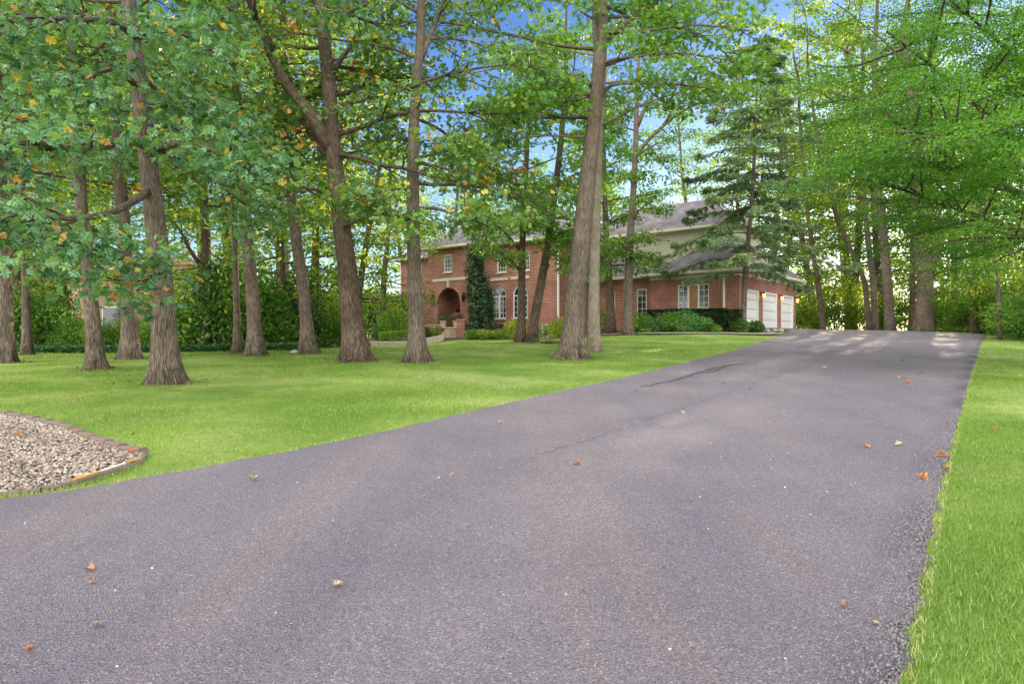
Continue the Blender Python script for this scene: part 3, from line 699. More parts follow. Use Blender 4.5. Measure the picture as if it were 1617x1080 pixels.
make_tree('oak_tree', 'tall pale brown trunk beside the driveway, leaning right, in front of a thinner pale one', 'tree', 903, 566, 20,
    [(905,520),(911,450),(918,380),(926,300),(936,210),(944,130),(949,50),(952,-40)], 20, 14, bark='bark', leaf='fresh', top=14, zc0=6.6, R=5.2, nl=10, per=26, leafsize=.15, flare=.85, avoid=(-math.pi/2, 1.35), sides=32,
    limbs=[dict(pts=[(948,158,20),(965,135,20),(1020,132,19.5),(1080,135,19),(1140,143,18.5)], r=3.6, nsec=8),
           dict(pts=[(955,65,20),(985,40,20),(1030,8,20),(1080,-40,20)], r=5.5, nsec=5, smin=.4),
           dict(pts=[(936,140,20),(915,118,19.5),(875,135,19),(830,150,18.4)], r=3.2, nsec=8),
           dict(pts=[(930,150,20),(895,152,19.4),(850,165,18.6),(800,160,18)], r=2.4, nsec=7),
           dict(pts=[(948,100,20),(1000,90,19.5),(1080,85,19),(1170,100,18.4)], r=3.4, nsec=7, smin=.15),
           dict(pts=[(950,50,20),(1010,50,19.5),(1100,40,19),(1190,50,18.4)], r=3.4, nsec=6, smin=.2),
           dict(pts=[(944,90,20),(939,50,19.8),(936,-30,19.6)], r=6, nsec=3, smin=.6)])
make_tree('pale_oak_tree', 'thinner pale grey trunk standing close behind the tall driveway oak', 'tree', 939, 556, 23,
    [(938,520),(938,450),(940,380),(943,300),(946,220),(952,120)], 11, 15, bark='bark_pale', leaf='fresh', top=15, zc0=6.8, R=4.6, nl=14, per=26, flare=.7)
make_tree('house_tree', 'dark slim tree in the mulch bed left of the white downspout', 'tree', 965, 522, 39,
    [(964,490),(961,430),(957,370),(955,300),(953,200)], 8, 16, bark='bark_dark', leaf='fresh', top=13, zc0=3.4, R=3.4, nl=22, per=36, leafsize=.2, T=T_QUAD, flare=.5, group='trees in the mulch bed')
make_tree('forked_tree', 'tall forked tree rising from the left end of the mulch bed', 'tree', 992, 528, 36.4,
    [(992,490),(993,430),(996,360),(1001,290),(1004,220),(1006,150),(1010,70)], 8.5, 17, bark='bark', leaf='oak', top=17, zc0=9, R=4.2, nl=9, per=22, leafsize=.18, T=T_QUAD, flare=.6, group='trees in the mulch bed',
    limbs=[dict(pts=[(1003,245,36.4),(1030,215,36),(1065,185,36),(1110,158,35.5)], r=4, nsec=6, smin=.4),
           dict(pts=[(1006,200,36.4),(1022,165,36.4),(1040,142,36.4),(1055,100,36.4)], r=4, nsec=4, smin=.5),
           dict(pts=[(995,385,36.4),(1010,370,35.8),(1035,378,35.2)], r=2, nsec=8, smin=.1),
           dict(pts=[(994,410,36.4),(1008,402,35.8),(1028,412,35.2)], r=2, nsec=7, smin=.1),
           dict(pts=[(994,400,36.4),(980,385,35.8),(965,380,35.2)], r=2, nsec=6, smin=.1),
           dict(pts=[(997,350,36.4),(1012,330,35.8),(1045,300,35.4)], r=2.0, nsec=5)])
# right hand group beyond the crest
RG = 'trees beyond the driveway crest'
make_tree('slim_tree', 'slim trunk leaning left beyond the garage corner', 'tree', 1300, 523, 50,
    [(1298,500),(1292,450),(1284,400),(1277,350),(1270,280),(1262,180)], 5, 20, bark='bark_dark', leaf='yellowgreen', top=24, zc0=6, R=5, nl=16, per=30, leafsize=.22, T=T_QUAD, flare=.5, group=RG)
make_tree('slim_tree', 'thin crooked trunk bending sharply left, in front of a straight one', 'tree', 1373, 524, 46,
    [(1370,490),(1365,445),(1352,415),(1335,375),(1320,340),(1312,300)], 5, 21, bark='bark_dark', leaf='yellowgreen', top=22, zc0=7, R=4, nl=12, per=20, leafsize=.2, T=T_QUAD, flare=.4, group=RG)
make_tree('slim_tree', 'upright brown trunk just right of the crooked thin one', 'tree', 1383, 524, 48,
    [(1381,490),(1378,440),(1372,390),(1366,330),(1362,260)], 5.8, 22, bark='bark', leaf='oak', top=24, zc0=7, R=4.6, nl=13, per=22, leafsize=.22, T=T_QUAD, flare=.4, group=RG, autumn=.05)
make_tree('shade_tree', 'grey brown trunk left of the widest one beyond the driveway crest', 'tree', 1405, 524, 44,
    [(1404,490),(1400,430),(1395,370),(1388,310),(1383,240)], 9, 23, bark='bark', leaf='fresh', top=24, zc0=6.5, R=5, nl=16, per=30, leafsize=.2, T=T_QUAD, flare=.4, group=RG)
make_tree('slim_tree', 'narrow black trunk half hidden behind the widest trunk', 'tree', 1441, 525, 50,
    [(1441,490),(1441,440),(1441,390),(1440,320)], 5.5, 24, bark='bark_dark', leaf='fresh', top=23, zc0=6.5, R=4.5, nl=13, per=22, leafsize=.22, T=T_QUAD, flare=.4, group=RG)
make_tree('shade_tree', 'widest grey trunk at the end of the driveway, forked above head height', 'tree', 1459, 527, 42,
    [(1460,490),(1461,450),(1458,410),(1452,370),(1449,320),(1445,240)], 14.5, 25, bark='bark', leaf='fresh', top=24, zc0=6.2, R=5.5, nl=17, per=26, leafsize=.18, T=T_QUAD, flare=.6, group=RG, sides=26,
    limbs=[dict(pts=[(1466,430,42),(1476,405,42),(1480,370,42),(1488,310,42)], r=8.5, nsec=3, smin=.7)])
make_tree('sapling', 'thin bent sapling in the shrubs by the right edge', 'tree', 1580, 528, 32,
    [(1576,490),(1577,450),(1570,410),(1562,380),(1556,330)], 4, 26, bark='bark', leaf='fresh', top=7.5, zc0=3.4, R=2.4, nl=10, per=24, leafsize=.14, T=T_QUAD, flare=.3, group=RG)
# the spreading tree that leans in from the right: trunk outside the frame
make_tree('hornbeam_tree', 'spreading fine leaved tree reaching over the drive from the right edge', 'tree', 1790, 560, 17.5,
    [(1785,480),(1775,400),(1760,300),(1745,200)], 17, 27, bark='bark_dark', leaf='hornbeam', top=12.5, zc0=3.4, R=5.6, nl=28, per=170, leafsize=.068, T=T_QUAD, flare=.6, group=RG, rc=.45, flat=.22, nsec=8, elev=(.15,.8), csep=.5, autumn=.0, cautumn=0,
    limbs=[dict(pts=[(1780,420,17.5),(1700,350,17),(1600,300,16.5),(1500,250,16),(1410,190,15.5)], r=7, nsec=14, csep=.45),
           dict(pts=[(1775,400,17.5),(1690,290,17),(1580,200,16.5),(1490,120,16),(1400,50,15.5)], r=7, nsec=14, csep=.45),
           dict(pts=[(1780,440,17.5),(1680,390,17),(1570,350,16.5),(1480,320,16),(1400,290,15.5)], r=6, nsec=14, csep=.45),
           dict(pts=[(1760,330,17.5),(1690,200,17),(1600,90,16.5),(1500,0,16)], r=6, nsec=12, csep=.45),
           dict(pts=[(1780,440,17.5),(1700,400,16),(1620,375,15),(1540,360,14.5)], r=5, nsec=9, csep=.45),
           dict(pts=[(1770,380,17.5),(1690,330,15.5),(1600,250,14.5),(1500,210,14),(1420,230,13.6)], r=6, nsec=12, csep=.45)])

# ---- spruce
def make_spruce():
    rs = np.random.RandomState(31); Y = 36.9
    b = P(1173, 515, Y); b[2] = gz1(b[0], Y); root = empty('spruce_tree', tuple(b))
    tag(root, 'sparse blue green spruce with a leaning trunk in front of the garage', 'tree', 'trees in the mulch bed')
    pts = [b]+[P(x,y,Y) for x,y in [(1175,470),(1179,410),(1185,340),(1190,270),(1193,200),(1196,130),(1199,60)]]
    path = catmull(pts, 60); loc = b.copy(); tube = Tube()
    tube.add(path-loc, np.linspace(.17,.03,60), 12, (.5,1,4), rs, .03)
    C=[];D=[];S=[];tn=[]
    nb = 80
    for i in range(nb):
        t = .235+.765*(i+rs.rand())/nb; k = int(t*59); p = path[min(k,58)]-loc; az = i*2.4+rs.rand()*.7
        L = (4.3*(1-t)**.6+.5)*(.55+.65*rs.rand()); d0 = np.array([math.cos(az), math.sin(az), .12-.1*(1-t)])
        pp = catmull([p, p+d0*L*.5, p+d0*L-np.array([0,0,.16*L]), p+d0*L*1.12-np.array([0,0,.13*L])], 14)
        tube.add(pp, np.linspace(.028,.006,14), 4)
        sp = rs.rand()*.5; hz = np.array([-d0[1], d0[0], 0])
        for q in range(2, 14):
            for sg in (-1, 1):
                for _ in range(4 if t < .6 else 2):
                    tl = (.28+.55*(1-q/15))*(.6+.6*rs.rand()); dd = nrm(d0*.8+hz*sg*.9+np.array([0,0,-.3+rs.randn()*.12])+rs.randn(3)*.12)
                    ns = int(5+tl*9)
                    for s_ in range(ns):
                        C.append(pp[q]+dd*tl*s_/ns+rs.randn(3)*.03-np.array([0,0,.25*tl*(s_/ns)**2])); 
                        D.append(dd+hz*sg*rs.randn()*.5+rs.randn(3)*.25); S.append(.21*(.7+.6*rs.rand())); tn.append(np.clip(sp+rs.rand()*.45,0,1))
    C=np.array(C);D=np.array(D);S=np.array(S);tn=np.array(tn)
    Nn = nrm(np.stack([rs.randn(len(C))*.5, rs.randn(len(C))*.5, np.ones(len(C))],-1))
    V,Fc,tone = leaves_arrays(C,D,Nn,S,tn,T_NEEDLE)
    link('trunk', tube.mesh('trunk', M['bark']), root)
    link('crown', np_mesh('crown', V, Fc, M['spruce'], smooth=False, tone=tone), root)
make_spruce()

# ---- background trees: prototypes copied with their parts
def proto_tree(seed, leaf, R=5.0, top=17.0, zc0=3.0, nl=26, per=15, size=.23, n_sec=6, bark='bark_dark', name='woodland_tree'):
    rs = np.random.RandomState(seed); root = empty(name, (0,0,0)); tube = Tube()
    pts = [np.array([0,0,-.2])]; d = np.array([0,0,1.])
    while pts[-1][2] < top: d = nrm(d+rs.randn(3)*.06+np.array([0,0,.1])); pts.append(pts[-1]+d*2.5)
    path = catmull(pts, 40); rad = np.linspace(.26,.06,40); tube.add(path, rad, 12, (.8,1,4), rs, .03); cl = []
    for i in range(nl):
        t = (i+rs.rand())/nl; z = zc0+(top-zc0)*t; k = min(int(np.searchsorted(path[:,2], z)), 38)
        branch_system(rs, tube, path[k], i*2.4+rs.rand(), .1+.7*t, R*(.6+.5*math.sin(math.pi*min(1,t+.1)))*(.7+.5*rs.rand())*(1 if t < .85 else .6), rad[k]*.3, cl, n_sec, csep=.6, twigs=False)
    link('trunk', tube.mesh('trunk', M[bark]), root)
    V, Fc, tone = leaf_crown(rs, cl, per, size, T_QUAD, .6, .42, autumn=.015, cluster_autumn=.01)
    link('crown', np_mesh('crown', V, Fc, M[leaf], smooth=False, tone=tone), root)
    return root
protos = [proto_tree(101,'yellowgreen'), proto_tree(102,'fresh'), proto_tree(103,'oak'), proto_tree(104,'yellowgreen', R=4.2, top=14, zc0=2)]
BT = 'woodland trees behind the lawn and house'
far = [ # px, Y, proto, scale
 (-120,30,2,1.0),(20,33,0,1.05),(110,38,1,1.1),(200,38,3,1.1),(370,34,2,1.0),(440,32,3,1.05),(500,40,1,1.1),(555,37,0,.8),(605,46,3,.95),
 (60,52,1,1.4),(180,56,0,1.5),(330,58,2,1.5),(450,55,0,1.4),(640,66,3,1.1),(700,66,0,1.0),(-40,46,3,1.3),
 (760,66,3,.95),(830,62,1,.85),(890,66,0,.95),(960,64,3,.9),
 (1150,62,2,1.15),(1212,54,1,1.15),(1085,66,1,1.2),(1345,58,2,1.5),(1400,57,0,1.2),(1450,60,1,1.5),
 (1240,62,3,1.25),(1290,56,0,1.1),(1340,64,3,1.4),(1450,66,1,1.4),(1510,54,0,1.15),(1560,48,3,1.05),(1610,42,1,1.0),(1660,38,0,1.0),(1340,82,1,1.3),(1500,84,0,1.3),(1540,38,3,.85)]
kinds = ['yellow green','fresh green','dark green','bushy yellow green']
side = lambda px: 'behind the left lawn' if px < 620 else ('behind the roofs of the brick house' if px < 1000 else 'beyond the end of the driveway')
used = set()
for i, (px, Y, k, s) in enumerate(far):
    o = protos[k] if k not in used else copy_tree(protos[k]); used.add(k)
    X = (px-808.5)/F*Y; o.location = (X, Y, gz1(X, Y)-.05); o.scale = (s, s, s*(.95+.1*((i*7) % 5)/4)); o.rotation_euler = (0, 0, i*1.7)
    tag(o, f'{kinds[k]} woodland tree {side(px)}', 'tree', f'{kinds[k]} woodland trees {side(px)}')

# ------------------------------------------------------------------ shrubs and hedges
def foliage_blob(rs, n, rx, ry, rz, size, T=T_QUAD, shell=.55, box=False, lumps=6, tones=(0,1), amp=.22):
    if box:
        q = rs.rand(n,3)*2-1; ax = rs.randint(0, 3, n); sg = np.sign(rs.rand(n)-.5); sg[ax == 2] = 1
        q[np.arange(n), ax] = sg*(1-.12*rs.rand(n)); C = q*np.array([rx, ry, rz/2])+np.array([0,0,rz/2])
        out = np.zeros((n,3)); out[np.arange(n), ax] = sg
        tn = rs.rand(n)
    else:
        d = nrm(rs.randn(n,3)); r = shell+(1-shell)*rs.rand(n)**.6
        lump = np.zeros(n)
        for _ in range(lumps):
            c = nrm(rs.randn(3)); lump += amp*np.exp(-((d-c)**2).sum(1)/.18)*(1 if rs.rand() < .6 else -1)
        r = r*(1+lump); C = d*r[:,None]*np.array([rx, ry, rz*.56])+np.array([0,0,rz*.5]); out = d
        C[:,2] = np.maximum(C[:,2], .02); tn = np.clip(rs.rand(n)*.7+.3*(lump > .05), 0, 1)
    D = nrm(out*.6+rs.randn(n,3)*.6); Nn = nrm(out+rs.randn(n,3)*.5+np.array([0,0,.4]))
    return leaves_arrays(C, D, Nn, size*(.7+.6*rs.rand(n)), tones[0]+(tones[1]-tones[0])*tn, T)
def stems_mesh(rs, n, h, spread):
    tube = Tube()
    for _ in range(n):
        a = rs.rand()*6.28; e = np.array([math.cos(a)*spread*rs.rand(), math.sin(a)*spread*rs.rand(), h*(.6+.35*rs.rand())])
        b0 = np.array([math.cos(a), math.sin(a), 0])*.06; tube.add(catmull([b0-np.array([0,0,.05]), (b0+e)*.5+rs.randn(3)*.06*h, e], 7), np.linspace(.012+.006*h, .004, 7), 5)
    return tube.mesh('stem', M['stem'])
def shrub(name, label, cat, X, Y, rx, ry, rz, n, size, mat, seed, group=None, rz_rot=0, zoff=0, T=T_QUAD, **kw):
    rs = np.random.RandomState(seed); root = empty(name, (X, Y, gz1(X, Y)+zoff), rz_rot); tag(root, label, cat, group)
    V, Fc, tone = foliage_blob(rs, n, rx, ry, rz, size, T, **kw)
    link('foliage', np_mesh('foliage', V, Fc, M[mat], smooth=False, tone=tone), root)
    link('stem', stems_mesh(rs, 7, rz, min(rx, ry)*.7), root)
    return root
# backdrop shrubs (prototypes)
bp = [shrub('wild_shrub','x','shrub',0,0,1.9,1.7,3.6,4200,.17,'under',201,shell=.15,lumps=26), shrub('wild_shrub','x','shrub',0,0,2.0,1.8,3.2,4200,.17,'fresh',202,shell=.15,lumps=26),
      shrub('wild_shrub','x','shrub',0,0,1.8,1.8,3.9,3800,.17,'yellowgreen',203,shell=.15,lumps=26), shrub('wild_shrub','x','shrub',0,0,1.7,1.5,2.6,4200,.15,'conifer',204,shell=.3,lumps=20)]
bk = ['dark green','fresh green','yellow green','deep green']
spots = []
rsb = np.random.RandomState(9)
for i, px in enumerate(range(-60, 545, 43)):      # left wall of shrubs
    Y = 26.8+rsb.rand()*1.6+(2.5 if px > 440 else 0); k = [0,1,0,1,3,1,2,0][i % 8]; s = .6+.65*rsb.rand()
    if px > 500: s = .6; Y = 31
    if 110 < px < 275: s = .42; k = 1
    if 275 <= px < 325: s = .62; k = 1
    spots.append((px, Y, k, s, 'along the rear edge of the left lawn'))
for i, px in enumerate(range(-40, 490, 75)): spots.append((px+20, 33+rsb.rand()*3, [1,0,1][i % 3], (1.15 if not 100 < px < 340 else .42), 'behind the first row of the left shrubs'))
for i, (px, q_) in enumerate([(560,.9),(596,1.1),(632,1.0),(536,1.2)]): spots.append((px, 56+i, [0,1,3,2][i], q_*1.3, 'behind the round bush'))
for i, px in enumerate([1262,1300,1345,1392,1432,1478,1500,1535]): spots.append((px, 52+rsb.rand()*4, [2,1,2,2,1,2,0,2][i], .85+.3*rsb.rand(), 'beyond the driveway crest'))
for i, (px, Y) in enumerate([(1520,44),(1550,41),(1572,37),(1592,35.5),(1612,33),(1640,31),(1680,29.5),(1720,28),(1585,41),(1625,38),(1660,35)]): spots.append((px, Y, [1,0,2,0,1,1,0,1][i % 8], .72+.3*rsb.rand(), 'at the right edge behind the grass'))
for i, px in enumerate([1280,1380,1490]): spots.append((px, 66, [2,2,1][i % 3], 1.3, 'far beyond the driveway trees'))
usedb = set()
for i, (px, Y, k, s, where) in enumerate(spots):
    o = bp[k] if k not in usedb else copy_tree(bp[k]); usedb.add(k); X = (px-808.5)/F*Y
    o.location = (X, Y, gz1(X, Y)-.05); o.scale = (s, s, s*(.85+.3*rsb.rand())); o.rotation_euler = (0,0,i*2.1)
    o['label'] = f'{bk[k]} wild shrub {where}'; o['group'] = f'{bk[k]} shrubs {where}'

HG = 'plants in the beds by the house'
def pxy(px, Y): return ((px-808.5)/F*Y, Y)
x, y = pxy(625, 44.5); shrub('ball_shrub', 'clipped round bright green bush left of the lawn oak before the house', 'shrub', x, y, 1.15, 1.1, 1.75, 5200, .10, 'boxwood', 301, HG, shell=.85, lumps=0, zoff=.45)
x, y = pxy(612, 43.2); shrub('clipped_hedge', 'low clipped hedge behind the stone retaining wall, left piece', 'hedge', x, y, .5, .3, .5, 1300, .07, 'boxwood', 302, HG, box=True, zoff=.35)
x, y = pxy(632, 43.0); shrub('clipped_hedge', 'low clipped hedge under the round bush, middle piece', 'hedge', x, y, .62, .3, .55, 1500, .07, 'boxwood', 303, HG, box=True, zoff=.35)
x, y = pxy(662, 43.6); shrub('clipped_hedge', 'low dark clipped hedge behind the lawn oak foot', 'hedge', x, y, .6, .3, .6, 1300, .07, 'yew', 304, HG, box=True, zoff=.3)
x, y = pxy(598, 44.2); shrub('blue_shrub', 'small blue green cushion shrub at the foot of the round bush', 'shrub', x, y, .5, .5, .8, 1400, .08, 'bluegreen', 305, HG, zoff=.3)
x, y = pxy(753, 45.2); shrub('column_conifer', 'tall dark narrow conifer against the house right of the arched porch', 'conifer', x, y, .52, .48, 6.2, 5500, .20, 'conifer', 306, HG, shell=.05, lumps=34, amp=.42)
x, y = pxy(768, 44.9); shrub('dark_conifer', 'lower dark conifer spreading at the foot of the tall one', 'conifer', x, y, .5, .5, 3.4, 3200, .18, 'conifer', 307, HG, shell=.05, lumps=26, amp=.42)
x, y = pxy(636, 50.8); shrub('espalier_vine', 'dark climbing shrub on the left end of the brick house', 'shrub', x, y, .6, .25, 3.2, 1500, .14, 'conifer', 308, HG, shell=.2, lumps=12)
x, y = pxy(694, 43.9); shrub('feathery_shrub', 'loose grey green perennial left of the stone steps', 'plant', x-.3, y, .45, .4, 1.0, 900, .09, 'variegated', 309, HG, shell=.2)
x, y = pxy(676, 43.7); shrub('feathery_shrub', 'reddish green low perennial behind the lawn oak', 'plant', x, y, .5, .4, .8, 900, .09, 'under', 310, HG, shell=.2)
for i, (px, Y, rx, h, mat, lab) in enumerate([(750,42.7,.8,.55,'variegated','variegated low hedge nearest the brick pier'),(772,42.2,.8,.55,'variegated','variegated low hedge under the first arched window'),
        (794,41.7,.8,.55,'variegated','variegated low hedge left of the pair of trunks'),(785,43.4,1.0,.75,'yew','dark low hedge behind the variegated row'),
        (810,41.4,.6,1.0,'hosta','lime green clump left of the narrow pair of trunks'),(818,41.8,.5,1.2,'hosta','lime green clump behind the pair of trunks'),
        (857,40.8,.9,.65,'fresh','fresh green perennials with white flowers right of the pair of trunks'),(868,41.6,1.0,.8,'boxwood','clipped green hedge under the blank brick wall'),
        (883,39.6,.55,1.2,'hosta','lime green hostas by the downspout foot'),(946,41.5,.6,1.6,'variegated','yellowish shrub between the pale trunk and the dark slim tree'),
        (1012,38.6,.7,1.1,'variegated','yellowish shrub under the narrow link window')]):
    x, y = pxy(px, Y); shrub('bed_plant', lab, 'plant', x, y, rx, .5, h, 1500, .10, mat, 320+i, HG, shell=.4, lumps=8)
for i, (px, Y, rx, h, mat, lab) in enumerate([(1014,37.0,.7,.8,'fresh','leafy green groundcover at the left end of the garage bed'),(1036,37.1,.8,.8,'bluegreen','green juniper mound second from the left in the garage bed'),
        (1058,37.0,.9,.95,'fresh','green mound under the left side of the garage window'),(1080,37.0,.95,1.15,'bluegreen','tallest blue green juniper below the garage window'),
        (1100,36.7,.9,.75,'bluegreen','low blue green juniper below the right window pane'),(1120,36.5,.6,.5,'fresh','small green mound at the right end of the juniper row')]):
    x, y = pxy(px, Y); shrub('juniper_shrub', lab, 'shrub', x, y, rx, .7, h, 2600, .10, mat, 340+i, HG, shell=.3, lumps=12)
R39 = math.radians(-39.5)
for i, (px, Y, rx, lab) in enumerate([(1062,39.2,1.5,'dark clipped yew hedge left half under the garage window'),(1121,38.0,.85,'dark clipped yew hedge left of the garage downspout'),(1155,37.2,.6,'dark clipped yew hedge right of the garage downspout')]):
    x, y = pxy(px, Y); shrub('yew_hedge', lab, 'hedge', x, y, rx, .4, 1.15, 7500, .10, 'yew', 360+i, HG, R39, box=True)
x, y = pxy(1167, 36.7); shrub('small_shrub', 'small round shrub at the foot of the spruce', 'shrub', x, y, .45, .42, .75, 1500, .08, 'fresh', 370, HG, shell=.7)
x, y = pxy(1193, 37.0); shrub('small_shrub', 'small dark shrub before the first garage door', 'shrub', x, y, .48, .4, .62, 1400, .09, 'under', 371, HG, shell=.4)
# ivy sleeve on the old trunk, ivy ground cover
rs = np.random.RandomState(55)
def ground_cover(name, pts_fn, n, size, mat, h, label):
    X, Y = pts_fn(n); Z = gz(X, Y)+.04+h*rs.rand(n); D, Nn = rand_leaf_frames(rs, n, .5, 0)
    V, Fc, tone = leaves_arrays(np.stack([X,Y,Z],-1), D, Nn, size*(.7+.6*rs.rand(n)), rs.rand(n), T_QUAD)
    o = link(name, np_mesh(name, V, Fc, M[mat], smooth=False, tone=tone)); return tag(o, label, 'ground cover', None, 'stuff')
ground_cover('ivy_ground_cover', lambda n: (-20+12.3*rs.rand(n), 24.4+2.4*rs.rand(n)), 22000, .11, 'ivy', .22, 'dark green ivy carpet along the rear edge of the left lawn')
ground_cover('forest_ground_cover', lambda n: (25.5+9*rs.rand(n), 32+12*rs.rand(n)**1.3), 9000, .14, 'under', .25, 'low leafy ground cover beyond the right grass')
V, Fc, tone = foliage_blob(rs, 1600, .45, .45, 3.4, .12, shell=.8)
b = P(326,557,27); o = link('ivy_vine', np_mesh('ivy_vine', V, Fc, M['ivy'], smooth=False, tone=tone)); o.location = (b[0], 26.95, gz1(b[0],27)); tag(o, 'ivy climbing the old trunk behind the lawn', 'ivy')

# ------------------------------------------------------------------ the brick house (local x = right along the front, y = back)
hz0 = 2.3
H = empty('brick_house', (12.65, 38.0, hz0), R39); tag(H, 'long red brick house with grey hip roofs, arched porch and three garage doors', 'house')
def wall_front(mb, x0, x1, z0, z1, y, th=.25, holes=()):
    """front wall panel at y..y+th with holes (xa,xb,za,zb,arch?)"""
    xs = sorted({x0, x1, *[h[0] for h in holes], *[h[1] for h in holes]})
    for a, b in zip(xs[:-1], xs[1:]):
        hs = sorted([h for h in holes if h[0] <= a+1e-6 and h[1] >= b-1e-6], key=lambda h: h[2]); z = z0
        for h in hs:
            if h[2] > z: mb.box(a, b, y, y+th, z, h[2])
            z = h[3]
        mb.box(a, b, y, y+th, z, z1)
    for h in holes:
        if len(h) > 4 and h[4]:       # arch: fill the spandrels
            r = (h[1]-h[0])/2; cx = (h[0]+h[1])/2; zs = h[3]-r; k = 14
            for i in range(k):
                a0 = math.pi*i/k; a1 = math.pi*(i+1)/k
                xa, xb = cx+r*math.cos(a0), cx+r*math.cos(a1)
                mb.prism([(xb, zs+r*math.sin(a1)), (xa, zs+r*math.sin(a0)), (xa, h[3]+.0005*i), (xb, h[3]+.0005*i)], y, y+th)
def add_part(mb, name, mat, parent=None, **kw): return mb.build(name, M[mat], parent or H, **kw)
def window(x0, x1, z0, z1, y, cols=3, rows_=4, mull=1, arch=False, blind=None, parent=None):
    """white framed window in the front plane; frame > pane, sill"""
    f = MB(); w = .065; yy0, yy1 = y+.04, y+.12; zt = z1-(x1-x0)/2 if arch else z1
    f.box(x0, x0+w, yy0, yy1, z0, zt); f.box(x1-w, x1, yy0, yy1, z0, zt); f.box(x0+w, x1-w, yy0, yy1, z0, z0+w); f.box(x0+w, x1-w, yy0+.002, yy1+.002, zt-w, zt)
    for m_ in range(1, mull+1):
        xm = x0+(x1-x0)*m_/(mull+1); f.box(xm-.05, xm+.05, yy0-.01, yy1-.01, z0+w, zt-w)
    for m_ in range(mull+1):
        a = x0+(x1-x0)*m_/(mull+1); b = x0+(x1-x0)*(m_+1)/(mull+1)
        if blind is not None and m_ == blind: continue
        for c in range(1, cols): xm = a+(b-a)*c/cols; f.box(xm-.012, xm+.012, yy0+.035, yy1-.03, z0+w, zt-w)
        for r_ in range(1, rows_): zm = z0+(zt-z0)*r_/rows_; f.box(a+.06, b-.06, yy0+.037, yy1-.032, zm-.012, zm+.012)
    p = MB(); p.box(x0+.02, x1-.02, yy0+.06, yy1, z0+.02, zt-.01)
    if arch:
        r = (x1-x0)/2; cx = (x0+x1)/2; k = 14
        for i in range(k):
            a0 = math.pi*i/k; a1 = math.pi*(i+1)/k; ri = r-w
            f.prism([(cx+ri*math.cos(a0), zt+ri*math.sin(a0)), (cx+r*math.cos(a0), zt+r*math.sin(a0)), (cx+r*math.cos(a1), zt+r*math.sin(a1)), (cx+ri*math.cos(a1), zt+ri*math.sin(a1))], yy0, yy1)
        for an in (60, 90, 120):
            c, s = math.cos(math.radians(an)), math.sin(math.radians(an))
            f.prism([(cx-.012*s, zt+.012*c), (cx+.012*s, zt-.012*c), (cx+(r-w)*c+.012*s, zt+(r-w)*s-.012*c), (cx+(r-w)*c-.012*s, zt+(r-w)*s+.012*c)], yy0+.035, yy1-.03)
        p.prism([(cx+(r-.02)*math.cos(math.pi*i/k), zt+(r-.02)*math.sin(math.pi*i/k)) for i in range(k+1)], yy0+.06, yy1)
    fo = f.build('window', M['white'], parent or H); p.build('pane', M['glass'], fo)
    s = MB(); s.box(x0-.06, x1+.06, y-.07, y+.06, z0-.09, z0-.003); s.build('sill', M['stone'], fo)
    if blind is not None:
        b = MB(); a = x0+(x1-x0)*blind/(mull+1); e = x0+(x1-x0)*(blind+1)/(mull+1); b.box(a+.05, e-.05, yy0+.045, yy0+.055, z0+w, zt-w); b.build('blind', M['curtain'], fo)
def hip_roof(x0, x1, y0, y1, z, rise, ov=.45, name='roof', ridge_axis=None, parent=None):
    x0 -= ov; x1 += ov; y0 -= ov; y1 += ov; mb = MB()
    if (x1-x0) >= (y1-y0): d = (y1-y0)/2; r0 = (x0+d, (y0+y1)/2, z+rise); r1 = (x1-d, (y0+y1)/2, z+rise)
    else: d = (x1-x0)/2; r0 = ((x0+x1)/2, y0+d, z+rise); r1 = ((x0+x1)/2, y1-d, z+rise)
    A, B, C, D = (x0,y0,z), (x1,y0,z), (x1,y1,z), (x0,y1,z)
    if (x1-x0) >= (y1-y0): mb.poly([A,B,r1,r0]); mb.poly([B,C,r1]); mb.poly([C,D,r0,r1]); mb.poly([D,A,r0])
    else: mb.poly([A,B,r0]); mb.poly([B,C,r1,r0]); mb.poly([C,D,r1]); mb.poly([D,A,r0,r1])
    mb.poly([D,C,B,A])
    ro = mb.build(name, M['shingle'], parent or H)
    g = MB()                          # gutter and fascia, frieze board below
    for (a, b, c, d_) in ((x0-.10,x1+.10,y0-.10,y0-.002),(x0-.10,x1+.10,y1+.002,y1+.10),(x0-.10,x0-.002,y0,y1),(x1+.002,x1+.10,y0,y1)): g.box(a, b, c, d_, z-.12, z+.03)
    g.build('gutter', M['cream'], ro)
    s = MB(); s.box(x0+.01, x1-.01, y0+.01, y1-.01, z-.16, z-.004)
    s.build('soffit', M['cream'], ro)
    return ro
WH = 3.13
